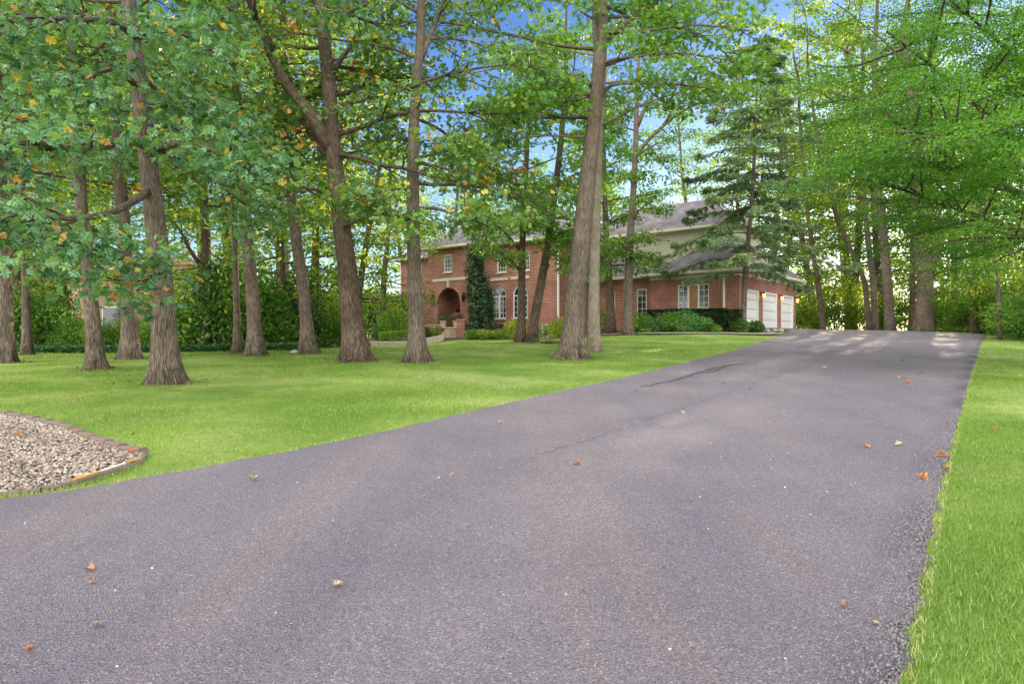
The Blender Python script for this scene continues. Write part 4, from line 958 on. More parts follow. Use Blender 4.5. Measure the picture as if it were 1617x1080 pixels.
# garage wing
mb = MB(); wall_front(mb, -5.5, 0, -.3, WH, 0, holes=[(-3.7,-1.77,1.12,2.56)])
mb.box(-5.5, -5.25, .25, 10, -.3, WH); mb.box(-5.25, 0, 9.75, 10, -.3, WH)
doors = [(.5,2.98),(3.72,6.22),(6.98,9.42)]; prev = .25
for a, b in doors: mb.box(-.25, 0, prev, a, -.3, WH); mb.box(-.25, 0, a, b, 2.2, WH); prev = b
mb.box(-.25, 0, prev, 9.75, -.3, WH)
add_part(mb, 'wall', 'brick')
window(-3.7, -1.77, 1.12, 2.56, 0, cols=2, rows_=4, mull=2, blind=1)
mb = MB(); mb.box(-3.9, -1.57, -.012, -.0, 2.60, 2.85); add_part(mb, 'lintel', 'brick')
for a, b in doors:
    d = MB(); d.box(-.14, -.09, a+.11, b-.11, -.05, 2.12); do = d.build('garage_door', M['garage'], H)
    f = MB(); f.box(-.13, .02, a, a+.11, -.06, 2.2); f.box(-.13, .02, b-.11, b, -.06, 2.2); f.box(-.128, .018, a+.11, b-.11, 2.1, 2.2); f.build('door_frame', M['white'], do)
zr, zt_ = WH+.14, WH+2.05
mb = MB(); A, B, C, D = (-5.95,-.45,zr), (.45,-.45,zr), (.45,10.45,zr), (-5.95,10.45,zr); a, b, c, d = (-2.9,2.62,zt_), (-1.34,2.62,zt_), (-1.34,7.38,zt_), (-2.9,7.38,zt_)
mb.poly([A,B,b,a]); mb.poly([B,C,c,b]); mb.poly([C,D,d,c]); mb.poly([D,A,a,d]); mb.poly([a,b,c,d]); mb.poly([D,C,B,A]); ro = add_part(mb, 'roof', 'shingle')
g = MB()
for (x_0, x_1, y_0, y_1) in ((-6.05,.55,-.55,-.452),(-6.05,.55,10.452,10.55),(-6.05,-5.952,-.45,10.45),(.452,.55,-.45,10.45)): g.box(x_0, x_1, y_0, y_1, zr-.12, zr+.03)
g.build('gutter', M['cream'], ro); g = MB(); g.box(-5.94, .44, -.44, 10.44, zr-.16, zr-.004); g.build('soffit', M['cream'], ro)
mb = MB(); mb.box(-5.53, .03, -.03, 0-.002, WH-.22, WH-.01); mb.box(.002, .03, -.03, 10.03, WH-.22, WH-.01); add_part(mb, 'frieze', 'cream')
# garage lanterns
for yy in (3.35, 6.6, 9.7):
    L = empty('wall_lantern', (0,0,0)); L.parent = H; L.location = (.03, yy, 1.95)
    c = MB(); c.box(-.03, .0, -.06, .06, -.05, .25); c.box(0, .16, -.015, .015, .17, .20); c.lathe(.17, 0, [(.10,.10),(.06,.18),(.01,.24)], 8); c.lathe(.17, 0, [(.05,-.17),(.08,-.14)], 8)
    c.build('bracket', M['black_metal'], L); g = MB(); g.lathe(.17, 0, [(.065,-.135),(.09,.10)], 8); g.build('lamp_glass', M['lamp'], L)
# second storey over the garage
mb = MB(); mb.box(-12.5, -1.35, 2.6, 7.4, 3.2, 6.15); add_part(mb, 'upper_wall', 'siding')
hip_roof(-12.5, -1.35, 2.6, 7.4, 6.28, 2.2, name='upper_roof')
mb = MB(); mb.box(-1.348, -1.33, 2.56, 2.70, 3.5, 6.1); mb.box(-1.5, -1.35, 2.58, 2.598, 3.5, 6.1); add_part(mb, 'corner_board', 'cream')
# link wing
mb = MB(); wall_front(mb, -10.67, -5.5, -.3, WH, .55, holes=[(-10.1,-9.6,.8,2.4),(-8.9,-8.3,.8,2.4),(-6.75,-6.05,.45,2.5)])
add_part(mb, 'wall', 'brick')
window(-10.1,-9.6,.8,2.4,.55,cols=2,rows_=5,mull=0); window(-8.9,-8.3,.8,2.4,.55,cols=2,rows_=5,mull=0); window(-6.75,-6.05,.45,2.5,.55,cols=2,rows_=5,mull=0)
mb = MB(); mb.poly([(-11.2,.1,WH+.14),(-5.9,.1,WH+.14),(-5.9,2.8,4.85),(-11.2,2.8,4.85)]); mb.poly([(-11.2,.1,WH+.10),(-11.2,2.8,4.80),(-5.9,2.8,4.80),(-5.9,.1,WH+.10)]); ro = add_part(mb, 'roof', 'shingle')
g = MB(); g.box(-11.2, -5.96, 0, .095, WH+.02, WH+.17); g.build('gutter', M['cream'], ro); g = MB(); g.box(-11.2, -5.96, .1, .54, WH-.02, WH+.09); g.build('soffit', M['cream'], ro)
# main block
MHt = 5.72
mb = MB(); wall_front(mb, -17.6, -10.67, -.3, MHt, -2.2, holes=[(-16.34,-15.1,.78,2.93,True),(-14.5,-13.26,.78,2.93,True),(-15.9,-15.1,3.9,5.2),(-13.9,-13.1,3.9,5.2)])
mb.box(-10.92, -10.67, -1.95, 6.5, -.3, MHt); mb.box(-21.6, -10.92, 6.25, 6.5, -.3, MHt); add_part(mb, 'wall', 'brick')
window(-16.34,-15.1,.78,2.93,-2.2,cols=2,rows_=4,mull=1,arch=True); window(-14.5,-13.26,.78,2.93,-2.2,cols=2,rows_=4,mull=1,arch=True)
window(-15.9,-15.1,3.9,5.2,-2.2,cols=3,rows_=4,mull=0); window(-13.9,-13.1,3.9,5.2,-2.2,cols=3,rows_=4,mull=0)
# porch block with the arched opening
mb = MB(); wall_front(mb, -21.6, -17.6, -.3, MHt, -3.2, holes=[(-20.65,-18.4,.22,3.0,True),(-20.0,-19.2,4.1,5.35)])
mb.box(-17.85, -17.6, -2.95, -2.2, -.3, MHt); mb.box(-21.6, -21.35, -2.95, -1.7, -.3, MHt); add_part(mb, 'wall', 'brick')
window(-20.0,-19.2,4.1,5.35,-3.2,cols=3,rows_=4,mull=0)
mb = MB(); mb.box(-21.35, -17.85, -1.55, -1.35, -.1, 3.6); mb.box(-21.2, -20.7, -2.95, -1.55, .2, 3.5); mb.box(-18.35, -17.86, -2.95, -1.55, .2, 3.5); add_part(mb, 'porch_recess', 'brick')
mb = MB(); mb.box(-20.7, -18.35, -2.95, -1.55, 3.05, 3.2); add_part(mb, 'porch_ceiling', 'cream')
mb = MB(); mb.box(-19.55, -18.6, -1.64, -1.56, .22, 2.45)
for i in range(2):
    for j in range(3): mb.box(-19.45+i*.42, -19.45+i*.42+.33, -1.655, -1.642, .4+j*.66, .4+j*.66+.52)
do = add_part(mb, 'front_door', 'door_wood'); k = MB(); k.lathe(-19.42, -1.68, [(.03,1.2),(.045,1.24),(.03,1.28)], 8); k.build('door_knob', M['flashing'], do)
f = MB(); f.box(-19.63, -19.56, -1.66, -1.55, .22, 2.52); f.box(-18.59, -18.52, -1.66, -1.55, .22, 2.52); f.box(-19.56, -18.59, -1.658, -1.55, 2.46, 2.53); f.build('door_frame', M['cream'], do)
mb = MB(); mb.box(-20.3, -20.02, -1.66, -1.56, 1.3, 1.55); mb.box(-20.32, -20.0, -1.68, -1.56, 1.551, 1.58); add_part(mb, 'letter_box', 'black_metal')
mb = MB(); mb.box(-21.1, -17.55, -3.26, -3.202, 3.48, 3.68); mb.box(-19.62, -19.44, -3.28, -3.202, 3.02, 3.477); mb.box(-16.6, -14.9, -2.25, -2.202, 3.35, 3.55); mb.box(-14.7, -13.1, -2.25, -2.202, 3.35, 3.55); add_part(mb, 'stone_band', 'stone')
# brick quoins
mb = MB()
for i in range(10):
    z = .1+i*.56
    mb.box(-21.64, -21.15+(.08 if i % 2 else 0), -3.232, -3.202, z, z+.36)
    mb.box(-18.05-(.08 if i % 2 else 0), -17.56, -3.232, -3.202, z, z+.36)
    mb.box(-26.34, -25.9, -1.732, -1.702, z, z+.36)
add_part(mb, 'quoin', 'brick')
r_ = MB()   # soldier course ring round the porch arch
k = 20; cx, zs, r0, r1 = -19.525, 1.875, 1.13, 1.42
for i in range(k):
    a0 = math.pi*i/k; a1 = math.pi*(i+1)/k
    r_.prism([(cx+r0*math.cos(a0), zs+r0*math.sin(a0)), (cx+r1*math.cos(a0), zs+r1*math.sin(a0)), (cx+r1*math.cos(a1), zs+r1*math.sin(a1)), (cx+r0*math.cos(a1), zs+r0*math.sin(a1))], -3.225, -3.203)
add_part(r_, 'arch_surround', 'brick')
# left wing
mb = MB(); wall_front(mb, -26.3, -21.6, -.3, MHt-.25, -1.7, holes=[(-24.6,-23.9,3.95,5.1),(-23.0,-22.3,3.95,5.1),(-24.6,-23.9,.8,2.3),(-23.0,-22.3,.8,2.3)])
mb.box(-26.3, -26.05, -1.45, 6.5, -.3, MHt-.25); mb.box(-26.05, -21.6, 6.25, 6.5, -.3, MHt-.25); add_part(mb, 'wall', 'brick')
for a, b, c, d in [(-24.6,-23.9,3.95,5.1),(-23.0,-22.3,3.95,5.1),(-24.6,-23.9,.8,2.3),(-23.0,-22.3,.8,2.3)]: window(a, b, c, d, -1.7, cols=2, rows_=4, mull=0)
mb = MB(); mb.box(-23.2, -22.1, -1.75, -1.702, 2.95, 3.15); mb.box(-24.8, -23.7, -1.75, -1.702, 2.95, 3.15); add_part(mb, 'lintel', 'stone')
hip_roof(-21.6, -10.67, -2.2, 6.5, MHt+.14, 3.6, name='main_roof')
hip_roof(-26.3, -19.0, -1.7, 6.5, MHt-.11, 3.0, name='wing_roof')
# projecting porch gable hip
mb = MB(); A_, B_ = (-22.05,-3.65,MHt+.16), (-17.15,-3.65,MHt+.16); pk = (-19.6,-1.0,MHt+1.75); bk2 = (-19.6,1.5,MHt+1.75)
mb.poly([A_, B_, pk]); mb.poly([B_, (-17.15,1.5,MHt+.16), bk2, pk]); mb.poly([(-22.05,1.5,MHt+.16), A_, pk, bk2]); ro = add_part(mb, 'porch_roof', 'shingle')
g = MB(); g.box(-22.15,-17.05,-3.75,-3.652,MHt+.03,MHt+.19); g.box(-17.148,-17.05,-3.65,-2.76,MHt+.03,MHt+.19); g.box(-22.15,-22.052,-3.65,-2.2,MHt+.03,MHt+.19); g.build('gutter', M['cream'], ro)
g = MB(); g.box(-22.05,-17.15,-3.65,-3.0,MHt+.004,MHt+.12); g.build('soffit', M['cream'], ro)
# downspouts
for (x_, y_, zt) in ((-.86,0,WH),(-7.55,.55,WH),(-10.75,-2.2,MHt),(-26.2,-1.7,MHt-.3)):
    d = MB(); d.box(x_-.05, x_+.05, y_-.10, y_-.004, -.15, zt-.02); d.box(x_-.055, x_+.055, y_-.28, y_-.101, -.16, -.06); add_part(d, 'downspout', 'white')
# hip flashings on roofs
def bar(mb, a, b, w=.06):
    a = np.array(a); b = np.array(b); s = nrm(np.cross(b-a, [0,0,1]))*w; u = np.array([0,0,w*.5])
    p = [a-s, a+s, b+s, b-s]; mb.poly([q+u for q in p]); mb.poly([q-u for q in p[::-1]]); 
    for i in range(4): j = (i+1) % 4; mb.poly([p[i]-u, p[j]-u, p[j]+u, p[i]+u])
mb = MB(); bar(mb, (-1.0,2.25,6.40), (-2.9,4.15,7.9)); bar(mb, (-17.1,-3.6,MHt+.22), (-18.4,-2.3,MHt+1.0)); add_part(mb, 'roof_flashing', 'flashing')
# porch: slab, steps, pier
mb = MB(); mb.box(-21.4, -17.3, -4.3, -3.21, -.6, .12); add_part(mb, 'porch_base', 'brick')
mb = MB(); mb.box(-21.45, -17.25, -4.35, -3.21, .122, .2); add_part(mb, 'porch_slab', 'stone')
def turned(mb):      # the stair faces the lawn, turned against the house: world-aligned boxes into house coordinates
    c_, s_ = math.cos(-R39), math.sin(-R39)
    mb.v = [((x-12.65)*c_-(y-38)*s_, (x-12.65)*s_+(y-38)*c_, z) for x, y, z in mb.v]; return mb
for i in range(5):
    w_ = .42+.10*i; s = MB(); ya = 46.75-.36*i
    s.box(-4.03-w_, -3.70, ya-.36, ya-.002, -1.2, .14-.155*i); turned(s); st_ = s.build('step', M['riser'], H)
    c = MB(); c.box(-4.06-w_, -3.69, ya-.40, ya-.003, .142-.155*i, .19-.155*i); turned(c).build('tread', M['stone'], st_)
s = MB(); s.box(-3.66, -3.10, 44.95, 46.9, -1.2, .34); s.box(-3.66, -3.10, 44.95, 45.5, .342, .60); turned(s); pr_ = s.build('stair_pier', M['brick'], H)
c = MB(); c.box(-3.71, -3.05, 44.9, 45.55, .603, .70); c.box(-3.70, -3.06, 45.56, 46.95, .343, .44); turned(c); c.build('pier_cap', M['brick'], pr_)
s = MB(); s.box(-21.3, -19.05, -4.72, -4.4, -1.0, .30); s.build('low_wall', M['brick'], H); c = MB(); c.box(-21.35, -19.0, -4.77, -4.36, .302, .38); c.build('wall_cap', M['stone'], H)
# porch lanterns (black, unlit)
for xx in (-21.35+.35, -17.95):
    L = empty('wall_lantern', (xx, -3.24, 2.25)); L.parent = H
    c = MB(); c.box(-.05,.05,-.02,.0,-.1,.35); c.lathe(0,-.15,[(.13,.16),(.08,.30),(.01,.40)],8); c.lathe(0,-.15,[(.05,-.30),(.10,-.24)],8); c.box(-.012,.012,-.15,0,.30,.33); c.build('bracket', M['black_metal'], L)
    g = MB(); g.lathe(0,-.15,[(.09,-.235),(.12,.155)],8); g.build('lamp_glass', M['glass'], L)
# flower pots on the porch slab
def h2w(x, y, z): c, s = math.cos(R39), math.sin(R39); return (12.65+x*c-y*s, 38+x*s+y*c, hz0+z)
for i, (x_, mat, lab) in enumerate([(-19.5,'under','clay pot of dark foliage at the left side of the porch'),(-18.25,'petal','clay pot of pink purple flowers beside the brick stair pier')]):
    L = empty('flower_pot', h2w(x_, -3.75, .2)); tag(L, lab, 'flower pot', 'pots on the porch')
    p = MB(); p.lathe(0,0,[(.17,0.002),(.24,.40),(.27,.40),(.27,.47),(.22,.47),(.20,.42)],14); p.build('pot', M['terracotta'], L, smooth=False)
    rs = np.random.RandomState(i+70); V, Fc, tone = foliage_blob(rs, 700, .42, .42, .5, .07, shell=.5, lumps=3); V[:,2] += .42
    link('leaves', np_mesh('leaves', V, Fc, M['under'], smooth=False, tone=tone), L)
    if mat == 'petal': V, Fc, tone = foliage_blob(rs, 700, .44, .44, .4, .06, shell=.85, lumps=3); V[:,2] += .55; link('blossoms', np_mesh('blossoms', V, Fc, M['petal'], smooth=False, tone=tone), L)

# retaining wall of limestone blocks
W = empty('retaining_wall', (-7.6, 42.0, 0)); tag(W, 'low wall of pale stacked limestone blocks before the round bush', 'stone wall')
rs = np.random.RandomState(12); mb = MB()
line = lerp_poly([P(584,540,42.2)[:2], P(640,540,41.8)[:2], P(680,540,42.6)[:2], P(700,540,43.2)[:2]], 26)
for c in range(3):
    for i in range(25):
        (xa, ya), (xb, yb) = line[i], line[i+1]; z = gz1(xa, ya)-.1+c*.17
        top = gz1(*line[13])+.55
        hgt = [.55,.5,.35][0 if i < 12 else (1 if i < 18 else 2)]
        if c*.17 > hgt: continue
        j = (rs.rand()-.5)*.08; off = .3*(c % 2)*(xb-xa)
        mb.box(xa+off+.012-W.location.x, xb+off-.012-W.location.x, ya+j-W.location.y, ya+j+.38-W.location.y, z+.004, z+.164)
mb.build('stone_course', M['stone'], W)

# neighbour's house
NB = empty('neighbour_house', (-26.0, 45, 1.6)); tag(NB, 'tan brick house with grey roof and brick chimney behind the left shrubs', 'house')
mb = MB(); mb.box(-9, 4.5, 0, 8, -.3, 4.2); mb.box(-3.5, 3.6, -2.5, 0-.002, -.3, 2.9); mb.build('wall', M['tan_brick'], NB)
mb = MB(); mb.poly([(-9.5,-.5,4.2),(5,-.5,4.2),(2.2,4,6.3),(-6.5,4,6.3)]); mb.poly([(5,-.5,4.2),(5,8.5,4.2),(2.2,4,6.3)]); mb.poly([(5,8.5,4.2),(-9.5,8.5,4.2),(-6.5,4,6.3),(2.2,4,6.3)]); mb.poly([(-9.5,8.5,4.2),(-9.5,-.5,4.2),(-6.5,4,6.3)]); mb.poly([(-9.5,8.5,4.18),(5,8.5,4.18),(5,-.5,4.18),(-9.5,-.5,4.18)])
ro = mb.build('roof', M['shingle'], NB)
c = MB(); c.box(4.0, 5.15, -.9, 0.1, 1, 4.9); c.box(3.92, 5.23, -.98, .18, 4.902, 5.05); c.lathe(4.57,-.4,[(.16,5.052),(.16,5.25),(.3,5.28),(.3,5.33),(.05,5.38)],10); c.build('chimney', M['tan_brick'], ro)
for a in (-2.5, .5): f = MB(); f.box(a, a+1.2, -2.56, -2.502, .9, 2.1); fo = f.build('window', M['white'], NB); g = MB(); g.box(a+.08, a+1.12, -2.58, -2.562, .98, 2.02); g.build('pane', M['glass'], fo)

# ------------------------------------------------------------------ gravel bed with edging
rs = np.random.RandomState(21)
def ico():
    p = (1+5**.5)/2
    v = nrm(np.array([[-1,p,0],[1,p,0],[-1,-p,0],[1,-p,0],[0,-1,p],[0,1,p],[0,-1,-p],[0,1,-p],[p,0,-1],[p,0,1],[-p,0,-1],[-p,0,1]], float))
    f = np.array([[0,11,5],[0,5,1],[0,1,7],[0,7,10],[0,10,11],[1,5,9],[5,11,4],[11,10,2],[10,7,6],[7,1,8],[3,9,4],[3,4,2],[3,2,6],[3,6,8],[3,8,9],[4,9,5],[2,4,11],[6,2,10],[8,6,7],[9,8,1]])
    return v, f
iv, if_ = ico()
n = 62000; X = rs.uniform(-11, -3.4, n); Y = rs.uniform(4.4, 9.8, n); ok = in_poly(X, Y, G_POLY); X, Y = X[ok], Y[ok]; n = len(X)
S = .008+.011*rs.rand(n)**2; sc = S[:,None]*np.array([1,1,.65])*(.7+.7*rs.rand(n,3)); ang = rs.rand(n)*6.28
V = iv[None]*(1+.16*rs.randn(n,12,1))*sc[:,None,:]; ca, sa = np.cos(ang)[:,None], np.sin(ang)[:,None]
V = np.stack([V[...,0]*ca-V[...,1]*sa, V[...,0]*sa+V[...,1]*ca, V[...,2]], -1)+np.stack([X, Y, gz(X, Y)+.018+.012*rs.rand(n)], -1)[:,None,:]
o = link('gravel', np_mesh('gravel', V.reshape(-1,3), (if_[None]+(np.arange(n)*12)[:,None,None]).reshape(-1,3), M['pebble'], smooth=False, tone=np.repeat(np.clip(rs.rand(n)*.8+.2*np.sin(X*2+Y*3)**2,0,1), 12)))
tag(o, 'tan and grey pebble gravel in the curved bed at lower left', 'gravel', None, 'stuff')
def edging(line, nblk, w, h, tagl, k0):
    pts = lerp_poly(line, nblk+1)
    for i in range(nblk):
        a, b = pts[i], pts[i+1]; d = b-a; L = np.hypot(*d); ang = math.atan2(d[1], d[0]); c = (a+b)/2
        z = gz1(*c); o = empty('x') if False else None
        me = bpy.data.meshes.new('edging_stone'); g = .004; bv = .012
        l2, w2 = L/2-g, w/2; zt = h; pr = [(-w2,-.08),(-w2,zt-bv),(-w2+bv,zt),(w2-bv,zt),(w2,zt-bv),(w2,-.08)]
        vs = [(-l2,y,z_) for y,z_ in pr]+[(l2,y,z_) for y,z_ in pr]; m_ = len(pr)
        fs = [tuple(range(m_))[::-1], tuple(range(m_,2*m_))]+[(q,(q+1)%m_,m_+(q+1)%m_,m_+q) for q in range(m_)]
        me.from_pydata(vs, [], fs); me.materials.append(M['edging']); o = link('edging_stone', me)
        o.location = (c[0], c[1], z+.0); o.rotation_euler = (0, math.radians(rs.randn()*1.0), ang+math.radians(rs.randn()*1.5)); tag(o, tagl, 'edging stone', tagl+' row')
vis_top = [p for p, q in zip(G_TOP, gravel_top) if q[0] >= -260]
edging(vis_top, 19, .10, .065, 'brown grey concrete edging block along the grass side of the gravel bed', 0)
edging([G_TOP[-1]]+G_BOT[:6], 12, .10, .025, 'flush concrete edging block on the driveway side of the gravel bed', 0)
# marker rod lying at the gravel edge
a = np.array(GP(222,731)); b = np.array(GP(112,768)); za, zb = gz1(*a)+.05, gz1(*b)+.05
R_ = empty('marker_rod', (a[0], a[1], za)); tag(R_, 'thin white and orange rod lying along the gravel edge', 'marker rod')
def rod(p, q, r, mat, name, parent, base):
    t_ = Tube(); t_.add(np.array([p, (np.array(p)+np.array(q))/2, q])-np.array(base), [r,r,r], 6); o = link(name, t_.mesh(name, mat), parent)
A3 = np.array([a[0],a[1],za]); B3 = np.array([b[0],b[1],zb])
M['orange'] = plain('orange plastic', (.75,.32,.06), .5, .4, .1); 
rod(A3, A3+(B3-A3)*.25, .009, M['orange'], 'orange_end', R_, A3); rod(A3+(B3-A3)*.25, A3+(B3-A3)*.62, .008, M['white'], 'rod', R_, A3); rod(A3+(B3-A3)*.62, B3, .009, M['orange'], 'orange_end', R_, A3)

n = 9000; Y = 1.5+8.5*rs.rand(n)**1.2; X = xr(Y)-.0-.16*np.abs(rs.randn(n))-.01; S = .0025+.006*rs.rand(n)**2
V = iv[None]*(1+.2*rs.randn(n,12,1))*S[:,None,None]*(.7+.6*rs.rand(n,1,3))+np.stack([X, Y, gz(X, Y)+.022], -1)[:,None,:]
tag(link('asphalt_crumbs', np_mesh('asphalt_crumbs', V.reshape(-1,3), (if_[None]+(np.arange(n)*12)[:,None,None]).reshape(-1,3), M['crumb'], smooth=False, tone=np.repeat(rs.rand(n), 12))), 'loose dark asphalt crumbs along the right edge of the driveway', 'crumbs', None, 'stuff')

n = 2600; Y = 2.0+16*rs.rand(n)**1.6; u_ = rs.rand(n); X = xl(Y)+(xr(Y)-xl(Y))*u_; ok = np.abs(X) < Y*.85; X, Y = X[ok], Y[ok]; n = len(X); S = .002+.005*rs.rand(n)**3
V = iv[None]*(1+.2*rs.randn(n,12,1))*S[:,None,None]*(.7+.6*rs.rand(n,1,3))+np.stack([X, Y, gz(X, Y)+.024], -1)[:,None,:]
tag(link('driveway_grit', np_mesh('driveway_grit', V.reshape(-1,3), (if_[None]+(np.arange(n)*12)[:,None,None]).reshape(-1,3), M['pebble'], smooth=False, tone=np.repeat(np.where(rs.rand(n) < .25, .98, .05+.5*rs.rand(n)), 12))), 'tiny pale and dark grit scattered over the driveway', 'grit', None, 'stuff')

# ------------------------------------------------------------------ grass blades
rs = np.random.RandomState(77)
def blades(xmin, xmax, ymin, ymax, dens, h, seed_mask=None):
    n = int((xmax-xmin)*(ymax-ymin)*dens); X = rs.uniform(xmin, xmax, n); Y = rs.uniform(ymin, ymax, n)
    vis = np.abs(X) < Y*.80+.8
    ok = vis & ~in_drive(X, Y, -.02) & ~in_poly(X, Y, G_POLY); X, Y = X[ok], Y[ok]
    return X, Y, np.full(len(X), h)
parts = [blades(.9, 6.5, 2.0, 5.0, 15000, .034), blades(2.5, 9, 5.0, 9.0, 6000, .038), blades(5, 17, 9, 18, 1100, .05), blades(10, 26, 18, 32, 160, .07),
         blades(-8, 0, 4.5, 9, 4000, .038), blades(-12, 2, 9, 14, 1500, .048), blades(-17, 4, 14, 20, 420, .06), blades(-20, 8, 20, 26, 190, .08), blades(-9, 13, 26, 37, 90, .09)]
X = np.concatenate([p[0] for p in parts]); Y = np.concatenate([p[1] for p in parts]); Hh = np.concatenate([p[2] for p in parts]); n = len(X)
patch = (.5+.5*np.sin(X*1.3+2*np.sin(Y*.9))*np.sin(Y*1.1+1.5*np.sin(X*.7)))*np.where((X > 0) & (Y < 9), .45, 1.0)
tone = np.clip(.02+.55*patch+.42*rs.rand(n), 0, .95); st = rs.rand(n) < .04; tone[st] = 1.0
near = (np.abs(X-xr(Y)) < .06) | (np.abs(X-xl(Y)) < .05); tone[near & (rs.rand(n) < .28)] = 1.0
az = rs.rand(n)*6.28; lean = .35+.5*rs.rand(n)
D = np.stack([np.cos(az)*lean, np.sin(az)*lean, np.ones(n)], -1); Nn = np.stack([np.cos(az), np.sin(az), np.zeros(n)], -1)*1.0
V, Fc, tn = leaves_arrays(np.stack([X, Y, gz(X, Y)-.004], -1), D, Nn, Hh*(.7+.7*rs.rand(n))*1.05, tone, T_BLADE)
print('blades', n)
tag(link('grass', np_mesh('grass', V, Fc, M['grass'], smooth=False, tone=tn)), 'short mown green grass blades covering the lawns', 'grass', None, 'stuff')

# ------------------------------------------------------------------ fallen leaves, small things
rs = np.random.RandomState(5)
def fallen(px, py, size, mat, label, grp, lift=.03, pos=None):
    x, y = GP(px, py) if pos is None else pos; V0, Ft = T_OAK; size *= .86; V = V0.copy()*size; V[:,1] -= size*.5
    V[:,2] += (np.abs(V[:,0])**1.5)*2.2*(rs.rand()*.8+.3)*size**-.5+(V[:,1]**2)*rs.rand()*2.5/size*.5+.004
    me = np_mesh('fallen_leaf', V, Ft, M[mat], smooth=True); o = link('fallen_leaf', me)
    o.location = (x, y, gz1(x, y)+lift); o.rotation_euler = (rs.randn()*.25, rs.randn()*.25, rs.rand()*6.28); tag(o, label, 'leaf', grp)
FL = 'leaves fallen on the driveway'
for px, py, s, m_, lab in [(913,737,.10,'dead_leaf_red','curled red orange leaf near the middle of the driveway'),(1488,725,.14,'dead_leaf','large orange leaf at the right edge of the driveway'),
    (1455,761,.12,'dead_leaf','orange brown leaf just in from the right edge of the driveway'),(1420,707,.09,'dead_leaf_pale','small tan leaf up the drive from the large orange edge leaf'),
    (1368,709,.11,'dead_leaf','flat orange leaf left of the small tan one near the right edge'),(1078,655,.08,'dead_leaf_pale','tan leaf alone on the upper middle of the drive'),
    (1183,617,.10,'dead_leaf','tan leaf below the dark crack line at the upper right'),(1004,621,.09,'dead_leaf_pale','pale leaf at the left tip of the dark crack line'),
    (1046,677,.08,'dead_leaf','small leaf on the seam right of centre'),(790,672,.08,'dead_leaf','small brown leaf close to the left grass edge'),
    (401,763,.09,'dead_leaf_pale','pale leaf on the left part of the drive below the grass'),(143,906,.06,'dead_leaf','upper of two small leaves at lower left'),
    (147,926,.055,'dead_leaf','lower of two small leaves at lower left'),(48,1036,.045,'dead_leaf_red','small red leaf in the bottom left corner'),
    (153,996,.06,'dead_leaf_pale','pale flat leaf near the bottom left'),(533,932,.07,'dead_leaf_pale','whitish squashed leaf in the lower middle'),
    (1332,966,.05,'dead_leaf','small orange leaf at lower right near the crumbled edge'),(1383,994,.045,'dead_leaf_pale','tiny tan leaf by the crumbled asphalt edge'),
    (715,754,.05,'dead_leaf','tiny leaf left of the red orange one'),(693,762,.04,'dead_leaf_pale','tiny pale leaf furthest left of centre'),
    (1303,584,.13,'dead_leaf_pale','yellowish leaf high on the driveway'),(1424,571,.14,'dead_leaf','brown leaf near the crest of the driveway'),
    (1455,591,.14,'dead_leaf','orange leaf high on the right of the drive'),(1421,600,.12,'dead_leaf_pale','green yellow leaf high on the right of the drive'),
    (1433,607,.12,'dead_leaf_red','dark red leaf below the green yellow one'),(1143,607,.08,'dead_leaf_pale','pale leaf just under the crack sealer')]:
    fallen(px, py, s, m_, lab, FL)
for px, py, s, m_, lab in [(28,694,.11,'dead_leaf','orange leaf on the far side of the gravel'),(116,690,.07,'dead_leaf','small leaf against the gravel edging'),(208,724,.10,'dead_leaf_red','red brown leaf in the pointed corner of the gravel'),(148,742,.06,'dead_leaf','small orange leaf on the gravel near the rod'),(18,738,.07,'dead_leaf','brown leaf low on the gravel')]:
    fallen(px, py, s, m_, lab, 'leaves on the gravel bed', .05)
for px, py, s, lab in [(213,692,.09,'brown leaf in the grass above the gravel tip'),(1570,684,.09,'brown leaf in the right grass'),(1496,748,.09,'orange leaf on the right grass edge'),(124,637,.12,'dark leaf in the lawn left of the nearest oak')]:
    fallen(px, py, s, 'dead_leaf', lab, 'leaves lying in the grass', .035)
tr_ = [(264,13.3,.62),(8,18.9,.5),(43,22.8,.3),(153,16.7,.45),(206,20,.5),(375,22.6,.3),(404,21,.48),(487,22,.5),(562,19.3,.7),(659,18.8,.52),(821,29.5,.4),(840,29.3,.4),(903,20,.7),(939,23,.4)]
Cx = []; Cy = []
for px_, Y_, r_0 in tr_:
    k = 170; a_ = rs.rand(k)*6.283; q = r_0*(.75+.75*np.abs(rs.randn(k))*.6); Cx += list((px_-808.5)/F*Y_+q*np.cos(a_)); Cy += list(Y_+q*np.sin(a_))
Cx = np.array(Cx); Cy = np.array(Cy); k = len(Cx); D, Nn = rand_leaf_frames(rs, k, .5, 0)
V, Fc, tn = leaves_arrays(np.stack([Cx, Cy, gz(Cx, Cy)+.03+.02*rs.rand(k)], -1), D, Nn, .03+.05*rs.rand(k)**2, rs.rand(k), T_QUAD)
tag(link('leaf_litter', np_mesh('leaf_litter', V, Fc, M['litter'], smooth=False, tone=tn)), 'small brown leaf and bark litter in the grass around the trunks', 'litter', None, 'stuff')
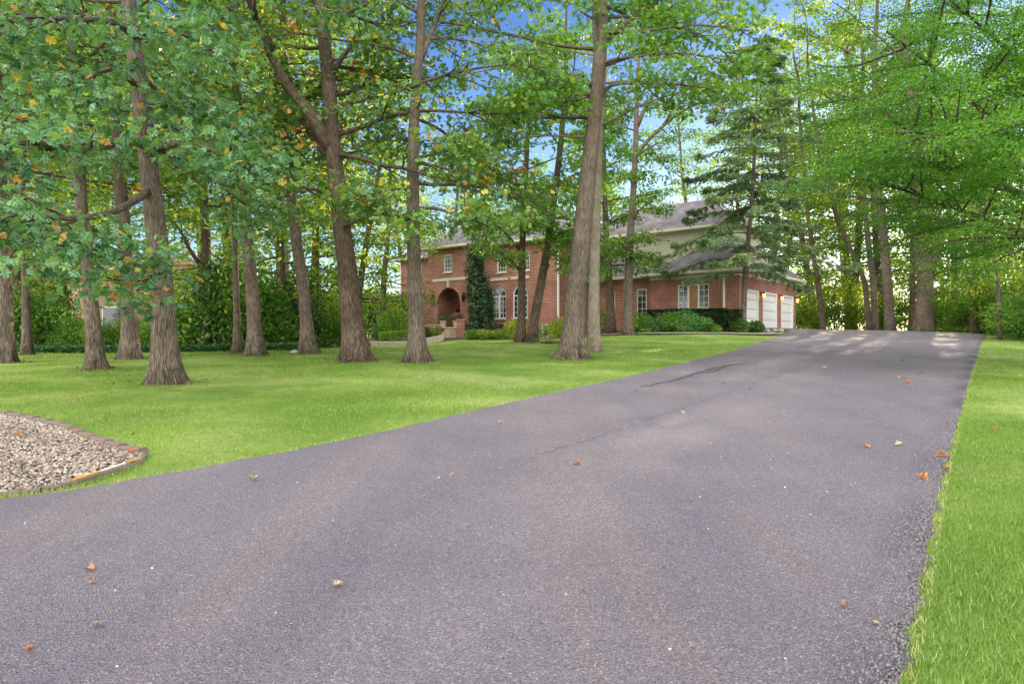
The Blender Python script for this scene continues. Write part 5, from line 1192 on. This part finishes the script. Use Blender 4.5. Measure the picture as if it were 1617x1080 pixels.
# stones
def rock(px, py, Y, s, label, grp='stones by the beds', name='stone', mat='rock', pos=None):
    x, y = pxy(px, Y); v, f = ico(); v = v*(1+.18*rs.randn(12,1))*np.array([1,.8,.6])*s
    vm = np_mesh(name, v, f, M[mat], smooth=False); o = link(name, vm); o.location = (x, y, gz1(x, y)+s*.25); o.rotation_euler = (0,0,rs.rand()*6); tag(o, label, 'stone', grp)
rock(465, 556, 21.9, .16, 'small grey upright stone at the foot of the leaning oak')
for i, (px, Y) in enumerate([(1128,37.3),(1140,37.4),(1150,37.6),(1203,37.4),(1212,37.5),(1222,37.7),(1232,37.9)]): rock(px, 0, Y, .18+.08*rs.rand(), 'brown field stone on the mulch mound before the garage')
# dropped branch, stake light, low stump log
t_ = Tube(); p = [np.array([GP(895,569)[0], GP(895,569)[1], 0]), np.array([GP(912,566)[0], GP(912,566)[1], 0]), np.array([GP(929,562)[0], GP(929,562)[1], 0])]
p[0] = np.array([*p[0][:2], gz1(*p[0][:2])+.05]); p[1] = np.array([*p[1][:2], gz1(*p[1][:2])+.09]); p[2] = np.array([*p[2][:2], gz1(*p[2][:2])+.07])
t_.add(catmull(p, 8), np.linspace(.035,.02,8), 7); o = link('fallen_branch', t_.mesh('fallen_branch', M['bark_pale'])); tag(o, 'short broken branch lying at the foot of the tall driveway oak', 'branch')
x, y = pxy(844, 28.6); S_ = empty('path_light', (x, y, gz1(x, y))); tag(S_, 'short black garden light at the foot of the narrow pair of trunks', 'garden light')
mb = MB(); mb.lathe(0,0,[(.035,-.05),(.035,.26)],8); mb.build('post', M['black_metal'], S_); mb = MB(); mb.lathe(0,0,[(.05,.262),(.07,.40),(.09,.41),(.02,.45)],10); mb.build('head', M['black_metal'], S_)
x, y = pxy(872, 27.9); t_ = Tube(); t_.add(catmull([np.array([x-.45,y,gz1(x-.45,y)+.05]), np.array([x,y+.1,gz1(x,y)+.08]), np.array([x+.5,y+.05,gz1(x+.5,y)+.05])], 8), [.05,.07,.075,.07,.075,.07,.06,.04], 8); o = link('log', t_.mesh('log', M['bark'])); tag(o, 'low rotting log in the grass between the pair of trunks and the tall oak', 'log')
rs = np.random.RandomState(88); x, y = pxy(861, 40.1); V, Fc, tone = foliage_blob(rs, 260, .35, .3, .9, .09, shell=.6); o = link('white_flowers', np_mesh('white_flowers', V, Fc, M['white_petal'], smooth=False, tone=tone)); o.location = (x, y, gz1(x, y)); tag(o, 'cluster of white flowers in the bed below the blank brick wall', 'flowers')
